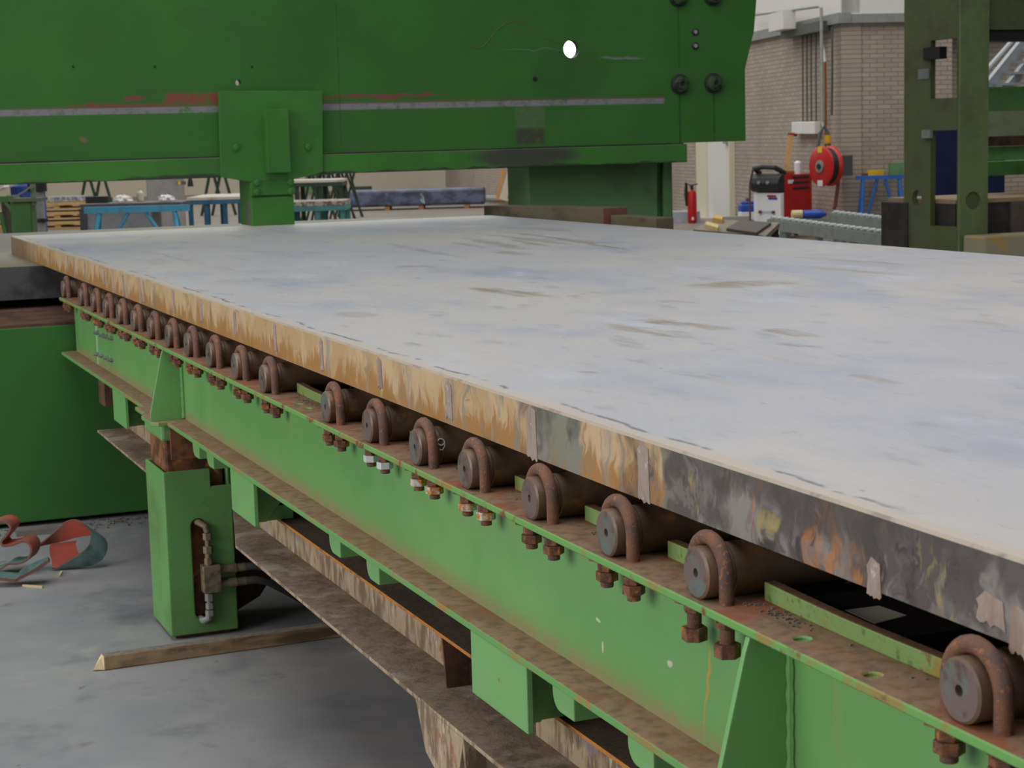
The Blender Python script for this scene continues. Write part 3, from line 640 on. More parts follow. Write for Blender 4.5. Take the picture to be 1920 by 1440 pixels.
# ================================================================== press
m_blk = mat('dark_tool_steel', (98, 98, 100), .45, .4, [dict(c=(70, 70, 72), s=6, lo=.42, hi=.64)],)
m_olive = mat('bed_top_steel', (124, 118, 92), .5, .2, [dict(c=(112, 122, 84), s=2.2, lo=.48, hi=.54, st=(.1, 1.6, 1)), dict(c=(138, 114, 100), s=3.1, lo=.52, hi=.6, st=(.1, 1.5, 1))])
bed = thing('press_bed', 'dark green lower bed of the press with a thick steel table block', 'machine bed', (1.0, 9.5, 0))
build('base_frame', MB().box(-1.7, 4.15, 7.9, 12.5, .02, .862), m_bed, bed, bevel=.004)
build('ledge_plate', MB().box(-1.7, 4.15, 7.93, 12.5, .862, .872), m_brown, bed)
build('riser', MB().box(-1.7, 4.15, 9.0, 12.4, .872, .915), m_dark, bed)  # shadow gap under the block put into the colour
build('table_block', MB().box(-1.7, 4.15, 8.75, 12.5, .915, 1.069).box(0, .001, 8.76, 12.4, 1.069, 1.0695), m_blk, bed, bevel=.004)
build('table_top', MB().box(-1.7, 4.15, 8.76, 12.45, 1.0692, 1.0705), m_olive, bed)
press = thing('bending_press', 'dark green press ram beam spanning above the far end of the plate', 'press', (3.0, 10.0, 0))
PY = 9.93; off = root_loc(press)
sc = (120, 120, 118); rr_ = (120, 62, 56); gb = (100, 96, 104); dk = (24, 44, 24)
blobs = [(rr_, 0, 2, 1.84, 1.878, .075, .018, .9), (rr_, 0, 2, 1.60, 1.842, .04, .016, .9), (rr_, 0, 2, 1.76, 1.838, .35, .012, .8), (rr_, 0, 2, 3.2, 1.865, .5, .014, .7),
         (rr_, 0, 2, 3.07, 1.868, .06, .014, .8), (rr_, 0, 2, 3.27, 1.856, .09, .016, .8), (rr_, 0, 2, 3.50, 1.866, .05, .016, .8), ((120, 90, 70), 0, 2, 1.55, 1.66, .03, .015, .8), (sc, 0, 2, 4.75, 2.06, .18, .01, .8), (sc, 0, 2, 4.2, 2.12, .25, .004, .5), 
         ((40, 72, 34), 0, 2, 2.2, 2.3, .15, .07, .15), ((40, 72, 34), 0, 2, 3.0, 2.3, .15, .07, .15), ((40, 72, 34), 0, 2, 4.4, 1.98, .3, .2, .4)]
bands = [((66, 58, 52), 0, 4.06, 4.24, .015, .95, 2, 1.57, 1.665), ((86, 104, 70), 0, 4.06, 4.24, .02, .75, 2, 1.665, 1.79), ((130, 60, 52), 0, 2.0, 2.31, .02, .95, 2, 1.842, 1.898), ((130, 122, 130), 2, 1.792, 1.826, .004, .95, 0, -3, 5.03), (rr_, 2, 1.826, 1.836, .004, .55, 0, 1.2, 5.03), (dk, 0, 2.985, 2.991, .003, .45, 2, 1.6, 2.4), (dk, 0, 5.130, 5.142, .004, .6, 2, 1.55, 1.88), (dk, 0, 5.365, 5.377, .004, .6, 2, 1.55, 1.88), (dk, 0, 5.130, 5.142, .004, .4, 2, 2.0, 2.38)]
m_ram = mat('ram_green_paint', (50, 104, 34), .5, 0, [dict(c=(43, 94, 30), s=1.1, lo=.4, hi=.7), dict(c=(66, 112, 60), s=30, lo=.74, hi=.8, m=.6)], blobs=blobs, bands=bands, off=tuple(off), bump=.06, bscale=30)
m_clampb = mat('clamp_bar_paint', (58, 116, 38), .5, 0, [dict(c=(50, 102, 34), s=2, lo=.4, hi=.7)], blobs=[((62, 60, 54), 0, 2, 4.1, 1.5, .42, .08, .92), ((46, 52, 40), 0, 2, 2.1, 1.44, .4, .025, .9), ((46, 52, 40), 0, 2, 3.4, 1.437, 2.6, .012, .9), ((46, 52, 40), 0, 2, 1.2, 1.437, .8, .010, .9)],
    off=tuple(off), dust=((128, 116, 110), .9))
XR = 5.59
ram = build('ram_plate', MB().prism([(-3, 1.553), (XR, 1.553), (XR, 1.995), (5.655, 2.22), (5.675, 2.42), (5.67, 4.2), (-3, 4.2)], 'Y', PY, PY + .06), m_ram, press)
smooth2 = [(862, 68), (875, 84), (890, 91), (905, 88), (918, 74), (932, 56), (948, 44), (966, 39), (984, 43), (998, 56), (1012, 68), (1030, 76), (1048, 80)]
c = MB()
hc = hit(1072, 92, 'Y', PY); c.lathe([(.052, -.2), (.052, .2)], (hc.x, PY, hc.z), 'Y', 32)
h2 = hit(447, 155, 'Y', PY); c.lathe([(.017, -.2), (.017, .2)], (h2.x, PY, h2.z), 'Y', 16)
cut(ram, c)
for (px, py, r) in ((137, 125, .006), (290, 125, .006), (472, 125, .006), (1003, 148, .014)):
    p = hit(px, py, 'Y', PY); build('plug_screw', MB().lathe([(r, 0), (r, .004)], (p.x, PY, p.z), (0, -1, 0), 14), m_black, press)
build('hole_lip', MB().lathe([(.054, 0), (.058, .004), (.0525, .006)], (hc.x, PY - .0045, hc.z), (0, 1, 0), 32), m_dgreen, press) if False else None
build('clamp_bar', MB().box(-3, 5.16, PY - .045, PY + .07, 1.436, 1.545), m_clampb, press, bevel=.004)
build('wear_strip', MB().box(-3, 5.16, PY + .0, PY + .055, 1.5455, 1.5525), m_black, press)
m_wash = mat('dark_greasy_green', (58, 78, 48), .4, .2, [dict(c=(30, 34, 26), s=20, lo=.45, hi=.6)])
for (px, py) in ((1274, 158), (1337, 156), (1271, -6), (1335, -8)):
    p = hit(px, py, 'Y', PY)
    build('ram_bolt', MB().lathe([(.060, 0), (.060, .010), (.050, .014), (.048, .034), (.030, .042), (.016, .042), (.015, .036), (.0005, .036)], (p.x, PY, p.z), (0, -1, 0), 28, mis=[1, 1, 0, 0, 0, 0, 1, 1]), [m_wash, m_black], press, smooth=True)
build('paint_run', MB().tube([(hit(x, y, 'Y', PY).x, PY - .0005, hit(x, y, 'Y', PY).z) for x, y in smooth2], .0022, 6), flat('dried_brown_run', (92, 92, 60)), press)
for (px, py) in ((1303, 60), (1303, 86)):
    p = hit(px, py, 'Y', PY)
    build('small_bolt', MB().lathe([(.022, 0), (.022, .006), (.012, .012), (.0005, .012)], (p.x, PY, p.z), (0, -1, 0), 18, mis=[1, 1, 0, 0]), [m_ledge, m_black], press)
p1 = hit(992, 330, 'Y', 10.15); p2 = hit(1262, 330, 'Y', 10.15); p3 = hit(1232, 330, 'Y', 10.15)
build('side_column', MB().box(p1.x, p3.x, 10.15, 10.5, 0, 1.9).box(p3.x, p2.x, 10.20, 10.5, 0, 1.9).box(p3.x + .05, p2.x, 10.16, 10.2, 0, 1.9), m_panel, press, bevel=.004)
build('side_column', MB().box(-2.8, -1.8, 10.15, 10.5, 0, 4.1), m_panel, press, bevel=.004)
build('column_bracket', MB().box(4.65, 5.1, PY + .06, 10.15, 1.6, 1.88), m_panel, press)
build('column_bracket', MB().box(-2.7, -1.9, PY + .06, 10.15, 1.7, 3.9), m_panel, press)
# press foot (slides on the ram)
mp = mat('foot_green_paint', (56, 114, 38), .5, 0, [dict(c=(48, 102, 34), s=2, lo=.4, hi=.7)], bump=.05)
def yq(px, py, Y=9.86): return hit(px, py, 'Y', Y)
a = yq(411, 170); b = yq(605, 170); c1 = yq(606, 323); c2 = yq(552, 336); c3 = yq(470, 341); c4 = yq(415, 332)
def lift(q): return (q.x, q.z)
pf = build('hold_down_bracket', MB().prism([lift(a), lift(b), lift(c1), lift(c2), lift(c3), lift(c4)][::-1], 'Y', 9.862, 9.895), mp, press, bevel=.002)
a = yq(496, 205, 9.82); b = yq(544, 323, 9.82)
build('handle_bar', MB().box(a.x, b.x, 9.80, 9.862, b.z, a.z), mp, pf, bevel=.002)
a = yq(470, 340, 9.87); b = yq(553, 420, 9.87); 
build('adapter_plate', MB().box(a.x - .002, b.x + .004, 9.864, 9.885, hit(470, 367, 'Y', 9.87).z, a.z + .012), mp, pf, bevel=.002)
build('foot_block', MB().box(a.x, b.x, 9.885, 10.14, SZ1 + .0003, 1.435).box(a.x, b.x, 9.872, 9.885, SZ1 + .0003, hit(470, 371, 'Y', 9.87).z), [mat('foot_block_paint', (56, 114, 38), .5, 0, [dict(c=(48, 102, 34), s=2, lo=.4, hi=.7)], blobs=[((90, 90, 84), 1, 2, 9.96, 1.22, .08, .12, .8)], off=tuple(off))], pf, bevel=.003)
for (px, py) in ((442, 276), (577, 275), (481, 342), (545, 341), (481, 360), (545, 358)):
    p = yq(px, py, 9.862); Yb = 9.862 if py < 300 else 9.864
    build('hex_bolt', MB().lathe([(.020, 0), (.020, .012), (.006, .015)], (p.x, Yb, p.z), (0, -1, 0), 6), mp, pf)

# ================================================================== timbers and odds beside the plate
m_wood = mat('old_dark_timber', (92, 82, 62), .85, 0, [dict(c=(58, 50, 40), s=6, lo=.45, hi=.65, st=(1, .3, 1)), dict(c=(86, 92, 60), s=4, lo=.55, hi=.7, m=.8)], dust=((104, 94, 70), .8), bump=.5)
m_redend = flat('reddish_timber_end', (108, 66, 56), .85)
side_beam = thing('side_beam', 'long brown beam along the far side of the plate', 'beam', (4.05, 7, 0))
build('channel', MB().box(3.995, 4.13, 4.6, 7.88, .90, 1.128), m_brown, side_beam)
build('channel_leg', MB().box(4.0, 4.1, 4.8, 4.9, 0, .9).box(4.0, 4.1, 7.6, 7.7, 0, .9), m_brown, side_beam)
tb = thing('timber', 'old mossy square timber lying along the far right edge of the plate', 'timber', (3.98, 9, 1.071))
mb = MB(); vs = []
for y, zt in ((8.42, 1.243), (9.2, 1.232), (10.10, 1.215)): vs += [(3.905, y, 1.0712), (4.045, y, 1.0712), (4.045, y, zt), (3.905, y, zt)]
mb.add(vs, [(0, 1, 2, 3), (11, 10, 9, 8)] + [(4 * i + k, 4 * i + (k + 1) % 4, 4 * i + 4 + (k + 1) % 4, 4 * i + 4 + k) for i in range(2) for k in range(4)])
build('beam_body', mb, m_wood, tb, bevel=.006)
build('sawn_end', MB().box(3.908, 4.042, 8.414, 8.42, 1.075, 1.238), m_redend, tb)
tag(build('timber', MB().box(3.94, 4.04, 7.89, 8.40, 1.0712, 1.205), [m_wood], loc=(3.99, 8.1, 1.071), bevel=.006), 'short dark timber block in front of the long mossy timber', 'timber')
# dark plates and scraps behind the right edge
def atz(px, py, z): return hit(px, py, 'Z', z)
def slabpoly(name, pts, z0, th, mm, label, cat, group=None):
    P = [atz(x, y, z0 + th) for x, y in pts]
    o = build(name, MB().prism([(p.x, p.y) for p in P], 'Z', z0, z0 + th), mm, loc=(P[0].x, P[0].y, z0)); return tag(o, label, cat, group)
pt = thing('scrap_table', 'low bench carrying scrap plates behind the far side of the plate', 'bench', (7, 13.2, 0))
zb = .62
P = [atz(x, y, zb) for x, y in ((1300, 430), (1336, 411), (1462, 417), (1436, 442))]
build('bench_top', MB().prism([(p.x, p.y) for p in P], 'Z', zb - .05, zb), flat('grey_brown_bench', (128, 116, 98), .7), pt)
cen = (P[0] + P[1] + P[2] + P[3]) / 4
for p in P:
    q = cen + (p - cen) * .85; build('leg', MB().box(q.x - .04, q.x + .04, q.y - .04, q.y + .04, 0, zb - .05), m_brown, pt)
slabpoly('scrap_plate', ((1362, 428), (1388, 412), (1446, 417), (1418, 436)), zb + .0005, .03, flat('brown_black_plate', (72, 62, 54), .7), 'dark brown steel offcut stacked behind the plate left of the conveyor', 'plate')
slabpoly('timber_scrap', ((1322, 420), (1324, 415), (1348, 421), (1346, 427)), zb + .0005, .04, flat('yellow_wood', (206, 190, 120), .8), 'pale yellow wood scrap right of the press column', 'wood scrap')
slabpoly('timber_scrap', ((1336, 408), (1338, 403), (1356, 405), (1354, 411)), zb + .0005, .05, flat('ochre_wood', (206, 158, 84), .8), 'small orange-brown wood scrap before the white door', 'wood scrap')
slabpoly('torn_paper', ((1388, 431), (1396, 424), (1401, 427), (1399, 433)), zb + .0005, .008, m_door, 'small white paper scrap before the dark offcut', 'paper')
# ================================================================== on the floor
m_stick = mat('rough_lath_wood', (150, 124, 92), .8, 0, [dict(c=(96, 78, 58), s=4, lo=.52, hi=.66, st=(.5, 3, 3)), dict(c=(176, 150, 112), s=9, lo=.5, hi=.7, m=.6)], dust=((134, 124, 112), .9), bump=.3)
st = thing('wooden_batten', 'long broken wooden batten on the floor in front of the green leg', 'batten', (.85, 5.62, 0))
a = Vector((.835, 5.545, .024)); b = Vector((1.78, 5.66, .024))
b = Vector((1.75, 5.545 + .0, .024)); a2 = atz(196, 1258, 0); b2 = atz(760, 1178, 0)
a = Vector((a2.x, a2.y + .022, .0235)); b = Vector((b2.x, b2.y + .022, .0235))
build('batten_body', MB().obox(a, b, .042, .045), m_stick, st, bevel=.003)
d = (b - a).normalized(); s_ = d.cross(Vector((0, 0, 1)))
mb = MB(); mb.add([a + s_ * .02 + Vector((0, 0, -.021)), a - s_ * .02 + Vector((0, 0, -.021)), a - s_ * .02 + Vector((0, 0, .02)), a + s_ * .02 + Vector((0, 0, .02)), a - d * .035 + s_ * .012 + Vector((0, 0, -.018)), a - d * .03 + s_ * .0 + Vector((0, 0, -.02)), a - d * .012 + Vector((0, 0, .0)), a - d * .006 + s_ * .01 + Vector((0, 0, .018))],
    [(0, 1, 2, 3), (4, 5, 1, 0), (5, 6, 2, 1), (6, 7, 3, 2), (7, 4, 0, 3), (4, 7, 6, 5)])
build('splintered_end', mb, flat('fresh_broken_wood', (226, 202, 158), .9), st)
for k, (x0, y0, x1, y1, lab) in enumerate(((43, 1098, 80, 1101, 'thin pale wood splinter on the floor, longest of the two'), (111, 1080, 116, 1072, 'tiny pale wood chip on the floor below the red strip'))):
    p, q = atz(x0, y0, .004), atz(x1, y1, .004)
    tag(build('wood_splinter', MB().obox((p.x, p.y, .0045), (q.x, q.y, .0045), .008, .008), flat('splinter_wood', (206, 188, 140)), loc=(p.x, p.y, 0)), lab, 'splinter')
# curled rubber strips, red outside, teal inside
m_red = mat('faded_red_rubber', (176, 78, 60), .6, 0, [dict(c=(134, 84, 70), s=9, lo=.45, hi=.62), dict(c=(190, 70, 50), s=5, lo=.58, hi=.7, m=.7)])
m_teal = mat('dull_teal_rubber', (92, 122, 118), .5, 0, [dict(c=(66, 84, 84), s=9, lo=.45, hi=.65)])
m_redd = mat('dark_red_edge', (110, 74, 66), .7)
def smooth_pts(pts, k=6):
    out = []
    n = len(pts)
    for i in range(n - 1):
        p0, p1, p2, p3 = pts[max(i - 1, 0)], pts[i], pts[i + 1], pts[min(i + 2, n - 1)]
        for t in range(k):
            t /= k; out.append(tuple(.5 * (2 * p1[j] + (p2[j] - p0[j]) * t + (2 * p0[j] - 5 * p1[j] + 4 * p2[j] - p3[j]) * t * t + (3 * p1[j] - p0[j] - 3 * p2[j] + p3[j]) * t ** 3) for j in range(len(p1))))
    out.append(tuple(pts[-1])); return out
def ribbon(edge, back, d0, d1, th=.008, k=6):   # edge, back: pixel outlines of the two edges, at their own distances
    A = [at(x, y, d0 + (e[0] if e else 0)) for (x, y, *e) in smooth_pts(edge, k)]; B = [at(x, y, d1 + (e[0] if e else 0)) for (x, y, *e) in smooth_pts(back, k)]
    for L in (A, B):
        for p in L: p.z = max(p.z, .006)
    return MB().loft(A, B, th, 'sides')
mr = [m_teal, m_redd, m_red, m_redd]
e = [(70, 1024), (110, 1016), (150, 1006), (182, 1003), (199, 1014), (201, 1030), (192, 1048), (172, 1059), (156, 1052), (147, 1036), (142, 1021), (144, 1014)]
bk = [(80, 1016), (108, 992), (124, 978), (143, 975), (158, 985), (170, 1000), (160, 1030), (104, 1065), (98, 1055), (94, 1040), (93, 1028), (95, 1020)]
tag(build('rubber_strip', ribbon(e, bk, 7.0, 6.97), [m_red, m_redd, m_teal, m_redd], loc=atz(150, 1060, 0), smooth=True), 'curled red and teal rubber strip rolled into an open loop near the green leg', 'rubber strip')
e = [(-20, 985), (0, 979), (14, 982), (19, 992), (10, 1006), (2, 1016), (6, 1024), (24, 1022), (42, 1016), (54, 1020), (58, 1034), (50, 1050), (34, 1057), (16, 1058), (0, 1068), (-20, 1075)]
bk = [(x + 16, y - 12) for x, y in e]
tag(build('rubber_strip', ribbon(e, bk, 6.9, 7.0), [m_red, m_redd, m_teal, m_redd], loc=atz(30, 1060, 0), smooth=True), 'wavy teal rubber strip bent in an S at the left edge', 'rubber strip')
e = [(-20, 1084), (10, 1087), (30, 1089), (34, 1086), (60, 1072), (92, 1052)]
bk = [(-15, 1074), (10, 1075), (36, 1076), (42, 1070), (64, 1058), (92, 1046)]
tag(build('rubber_strip', ribbon(e, bk, 6.72, 6.8, th=.012), [m_teal, m_redd, m_red, m_redd], loc=atz(20, 1085, 0), smooth=True), 'flat folded red rubber strip lying below the wavy one', 'rubber strip')
p = atz(30, 1003, 0); q = atz(110, 996, 0)
tag(build('steel_flat', MB().obox((p.x, p.y, .012), (q.x, q.y, .012), .09, .022), flat('grey_flat_bar', (120, 112, 104), .6), loc=(p.x, p.y, 0)), 'grey flat bar on the floor behind the curled rubber strips', 'bar')
# swept grit by the bed
random.seed(3); mb = MB()
for k in range(260):
    x = random.uniform(.75, 1.5); y = 7.9 - abs(random.gauss(0, .10)); s = random.uniform(.002, .006)
    mb.box(x, x + s * 1.5, y - s, y, 0, s)
tag(build('floor_grit', mb, flat('grey_grit', (96, 90, 82), .9), loc=(1.1, 7.8, 0)), 'loose dark grit swept against the foot of the dark green bed', 'grit', kind='stuff')
random.seed(4); mb = MB()
for k in range(220):
    y = random.choice([random.gauss(1.98, .05), random.uniform(1.5, 4.2), random.gauss(3.35, .05), random.gauss(4.2, .05)]); x = random.uniform(1.14, 1.17); s = random.uniform(.001, .0025)
    if any(abs(y - r) < .05 for r in ROLL): continue
    mb.box(x, x + s * 2, y, y + s, ZF, ZF + s)
tag(build('metal_chips', mb, flat('bright_metal_chip', (150, 146, 146), .4, .6), loc=(1.15, 2.0, ZF)), 'tiny metal chips scattered on the green flange between the near rollers', 'chips', kind='stuff')

# ================================================================== background, right
# hose reel
c0 = at(1541, 312, 26.6); ax = Vector((math.sin(math.radians(85)), math.cos(math.radians(85)), 0))
hr = thing('hose_reel', 'round red fire hose reel on the brick wall', 'hose reel', c0)
m_rd = flat('signal_red', (186, 26, 24), .4)
k_ = .295
build('reel_disc', MB().lathe([(.05, -.03), (k_ - .02, -.03), (k_, -.015), (k_, 0), (.05, 0)], c0, ax, 40), m_rd, hr, smooth=True)
build('reel_disc', MB().lathe([(k_ * .6, .02), (k_, .14), (k_, .17), (.05, .17)], c0, ax, 40), m_rd, hr, smooth=True)
build('hub', MB().lathe([(.09, -.05), (.09, -.03), (.05, .25)], c0, ax, 20), m_ledge, hr)
build('hub_cap', MB().lathe([(.04, -.07), (.04, -.04)], c0, ax, 14), m_black, hr)
build('drum_hose', MB().lathe([(.25, .0), (.27, .05), (.27, .11), (.25, .15)], c0, ax, 32), m_black, hr)
sv = ax.cross(Vector((0, 0, 1)))
for dz, cc, w in ((.245, (224, 190, 40), .05), (-.245, (226, 220, 216), .06)):
    q = c0 - ax * .034 + Vector((0, 0, dz)); build('sticker', MB().obox(q - sv * w, q + sv * w, .004, .085), flat('sticker_%d' % cc[2], cc), hr)
build('wall_bracket', MB().obox(c0 + ax * .15, c0 + ax * .54, .06, .3), m_cond, hr)
build('feed_hose', MB().tube([at(1573, 300, 26.8), at(1571, 350, 26.8), at(1566, 385, 26.8), at(1563, 392, 26.8)], .03, 8), flat('brown_red_hose', (110, 60, 50)), hr)
build('feed_pipe', MB().tube([at(1555, 276, 26.8), at(1553, 250, 26.8), at(1545, 236, 26.8), at(1537, 250, 26.8), at(1534, 275, 26.8)], .025, 8), m_cond, hr)
build('valve', MB().lathe([(.05, -.06), (.05, .06)], at(1552, 261, 26.8), 'Z', 10), flat('yellow_valve', (216, 160, 40)), hr)
# welding machine
base = atz(1466, 431, 0); base = at(1466, 431, 27.4); base.z = 0
wm = thing('welding_machine', 'red and white welding machine with black top before the brick wall', 'welding machine', base, rz=math.radians(-72)); wm.scale = (1.12, 1.12, 1.12)
def wb(name, mb, mm, par=wm, **k): return build(name, mb, mm, par, local=True, **k)
m_wwh = mat('machine_white', (226, 226, 228), .5); m_wbk = flat('machine_black', (36, 38, 42), .5)
wb('front_panel', MB().box(-.49, 0, -.02, .05, .06, .62), m_wwh, bevel=.01)
wb('cabinet', MB().prism([(.051, .05), (.25, .05), (.62, .14), (.62, .86), (.061, .86), (.061, .63), (.051, .63)], 'X', -.488, 0), m_rd, bevel=.01)
wb('control_hood', MB().prism([(.06, .63), (.06, .88), (-.0, .87), (-.06, .82), (-.09, .74), (-.06, .66), (-.03, .63)], 'X', -.51, .005), m_wbk, bevel=.015)
for x in (-.33, -.17): wb('control_knob', MB().lathe([(.022, 0), (.022, .02)], (x, -.08, .76), (0, -1, 0), 12), m_ledge)
wb('carry_handle', MB().tube([(-.48, .1, .88), (-.47, -.02, .95), (-.3, -.03, .97), (-.1, -.02, .96), (-.04, .12, .88)], .035, 10), m_wbk)
for z in (.82, .75, .675): 
    wb('vent_slot', MB().box(.0005, .006, (.22), .56, z - .02, z + .012), m_wbk)
wb('sticker', MB().box(.0005, .004, .13, .24, .74, .79), m_wwh); 
wb('lower_grille', MB().box(.0005, .008, .08, .35, .10, .15), m_wbk)
wb('badge', MB().box(-.24, -.08, -.026, -.02, .565, .59), m_rd); wb('badge', MB().box(-.22, -.06, -.026, -.02, .53, .56), flat('badge_blue', (44, 70, 160)))
for x in (-.36, -.12): wb('cable_socket', MB().lathe([(.022, 0), (.022, .03)], (x, -.02, .36), (0, -1, 0), 12), m_redend)
wb('label_plate', MB().box(-.34, -.14, -.024, -.02, .34, .375), flat('pale_blue_label', (176, 182, 204)))
for x, y in ((-.4, .05), (-.08, .05), (-.4, .75), (-.08, .75)): wb('castor', MB().lathe([(.04, -.02), (.04, .02)], (x, y, .04), 'X', 14), m_black)
tq = at(1496, 318, 27.6)
tag(build('plastic_cup', MB().lathe([(.05, 0), (.055, .17), (.02, .2)], (tq.x, tq.y, .9645), 'Z', 16), mat('milky_plastic', (228, 224, 230), .4), loc=(tq.x, tq.y, .9645)), 'white plastic bottle standing on the welding machine', 'bottle')
tq = at(1474, 316, 27.5)
tag(build('work_glove', MB().obox((tq.x - .08, tq.y, .993), (tq.x + .14, tq.y + .06, .993), .12, .065), flat('yellow_red_glove', (170, 110, 40)), loc=(tq.x, tq.y, .965), bevel=.02), 'yellow and red glove lying on top of the welding machine', 'glove')
pw = at(1441, 330, 28.6)
tag(build('welding_cable', MB().tube([at(1412, 318, 27.3), at(1406, 345, 27.4), at(1406, 380, 27.4), Vector((at(1407, 425, 27.4).x, at(1407, 425, 27.4).y, .016))], .016, 8), flat('dark_red_cable', (90, 56, 56)), loc=at(1407, 425, 27.4)), 'thin dark cable hanging left of the welding machine', 'cable')
# jerry can
jc = at(1402, 416, 30.4); jc.z = 0
zz = 0
t = thing('jerry_can', 'blue and white canister left of the welding machine', 'canister', jc)
m_blue = flat('canister_blue', (40, 80, 176), .4)
mb = MB(); w = .145
def ob(m_, z0, z1, k=1.0, mi=0): return uvbox(m_, jc, -w * k, w * k, -w * k, w * k, z0, z1, mi, u=f0, v=r0)
build('body', ob(MB(), .0, .43), m_blue, t, bevel=.03)
build('shoulder', ob(MB(), .43, .47, .8), m_blue, t, bevel=.02); build('wrap_label', ob(MB(), .14, .32, 1.02), m_wwh, t, bevel=.03)
build('cap', MB().lathe([(.035, 0), (.035, .05)], (jc.x, jc.y, .47), 'Z', 14), m_redend, t)
# fire extinguishers
def extinguisher(px, py, dpt, label, horn):
    p = at(px, py, dpt); p.z = 0
    t = thing('fire_extinguisher', label, 'fire extinguisher', p, 'red fire extinguishers')
    h = .52 if horn else .46; r = .085
    build('cylinder', MB().lathe([(r * .8, 0), (r, .03), (r, h), (r * .8, h + .06), (r * .3, h + .09)], p, 'Z', 20), m_rd, t, smooth=True)
    build('valve_head', MB().lathe([(.03, h + .09), (.03, h + .16), (.015, h + .18)], p, 'Z', 12), m_black if horn else flat('brass_head', (170, 140, 80)), t)
    build('lever', MB().obox(p + Vector((-.02, 0, h + .17)), p + Vector((.12, 0, h + .19)), .02, .02), m_black, t)
    if horn: build('hose_horn', MB().tube([p + r0 * -.02 + Vector((0, 0, h + .15)), p + r0 * -.1 + Vector((0, 0, h + .22)), p + r0 * -.11 + Vector((0, 0, h)), p + r0 * -.1 + Vector((0, 0, h * .6))], [.015, .03, .035, .02], 10), m_black, t)
    build('sticker', MB().obox(p + Vector((0, 0, .09)) - f0 * (r + .001) - r0 * .02, p + Vector((0, 0, .09)) - f0 * (r + .001) + r0 * .02, .003, .05), m_door, t)
extinguisher(1298, 404, 33.0, 'fire extinguisher with black horn standing left of the white door', True)
extinguisher(968, 381, 43.5, 'fire extinguisher without hose standing left of the press column', False)
# planks leaning on walls
def stick(px0, py0, px1, py1, d0, d1, w, mm, name, label, cat):
    a, b = at(px0, py0, d0), at(px1, py1, d1)
    if a.z < 0: a.z = 0.01
    tag(build(name, MB().obox(a, b, w, .03, upv=tuple(fw)), mm, loc=a), label, cat)
m_lath = flat('light_wood', (190, 156, 96), .7); m_ob = flat('orange_wood', (176, 124, 66), .7)
stick(1467, 380, 1483, 254, 28.3, 28.5, .09, m_lath, 'wooden_lath', 'pale wooden lath leaning on the brick wall behind the welding machine', 'lath')
stick(932, 376, 944, 318, 45, 46, .09, m_ob, 'wooden_lath', 'orange-brown lath leaning on the far brick wall', 'lath')
stick(957, 372, 968, 312, 44.3, 45, .14, m_black, 'black_plank', 'black plank leaning behind the left fire extinguisher', 'plank')
stick(944, 376, 962, 314, 44.8, 45.4, .22, m_beige, 'pale_board', 'pale board leaning beside the black plank', 'board')
pq = at(935, 383, 45.5); pq.z = 0
tag(build('metal_duct', MB().tube([at(912, 372, 47), at(960, 373, 45.5)], .09, 12), m_lcond, loc=pq), 'grey tube lying at the foot of the far brick wall', 'tube')
o_ = at(1277, 400, 34); 
tag(build('foam_pad', uvbox(MB(), at(1274, 404, 33.6), -.3, .3, -.3, .35, 0, .2, u=f0, v=r0), flat('pale_blue_grey', (166, 172, 184)), loc=(o_.x, o_.y, 0)), 'pale blue-grey bundle on the floor left of the extinguisher', 'bundle')
g_ = at(1372, 404, 29.5)
tag(build('grey_channel', MB().obox(at(1345, 399, 29.5), at(1400, 403, 28.9), .12, .12), m_lcond, loc=(g_.x, g_.y, g_.z - .06)), 'grey metal channel lying in front of the white door', 'channel') if False else None
tag(build('grey_channel', uvbox(MB(), at(1372, 410, 29.6), -.1, .1, -.25, .3, .0, .26, u=f0, v=r0), m_lcond, loc=(g_.x, g_.y, 0)), 'low grey metal channel left of the blue and white canister', 'channel')
fl = [atz(x, y, .0) for x, y in ((1262, 409), (1262, 399), (1400, 402), (1345, 412))]
tag(build('floor_board', MB().prism([(p.x, p.y) for p in fl], 'Z', .001, .03), flat('pale_board', (196, 188, 176), .7), loc=fl[0]), 'pale board lying on the floor in front of the right extinguisher', 'board')
# roller conveyors, axis along U-ish
def conveyor(px0, py0, d0, px1, py1, d1, wid, n, label):
    a, b = at(px0, py0, d0), at(px1, py1, d1); d = (b - a); L = d.length; d.normalize(); sdir = d.cross(Vector((0, 0, 1))).normalized()
    if sdir.dot(fw) < 0: sdir = -sdir
    t = thing('roller_conveyor', label, 'conveyor', Vector((a.x, a.y, 0)), 'grey roller conveyors')
    for k, s_ in ((0, 0), (1, wid)): build('side_rail', MB().obox(a + sdir * s_ - Vector((0, 0, .08)), b + sdir * s_ - Vector((0, 0, .08)), .03, .15), m_cvy, t)
    for k in range(4):
        q = a + d * (L * (k + .5) / 4) + sdir * wid / 2; build('leg', MB().box(q.x - .04, q.x + .04, q.y - .04, q.y + .04, 0, q.z - .1), m_cvy, t)
        build('cross_bar', MB().obox(q - sdir * wid / 2 - Vector((0, 0, .12)), q + sdir * wid / 2 - Vector((0, 0, .12)), .05, .05), m_cvy, t)
    first = None
    for k in range(n):
        q = a + d * (L * (k + .5) / n) + Vector((0, 0, .01))
        o = build('roller', MB().lathe([(.012, -.01), (.012, .01), (.035, .012), (.035, wid - .02), (.01, wid)], q, sdir, 12), m_roll, t)
m_cvy = flat('conveyor_grey_green', (124, 132, 126), .6); m_roll = mat('conveyor_roller_zinc', (176, 182, 180), .4, .3)
conveyor(1440, 410, 26.0, 1700, 444, 22.2, .12, 22, 'grey roller conveyor nearest the plate, with small zinc rollers')
conveyor(1556, 400, 26.2, 1700, 417, 24.2, .12, 13, 'shorter grey roller conveyor behind the near one')
bg = at(1527, 404, 26.4)
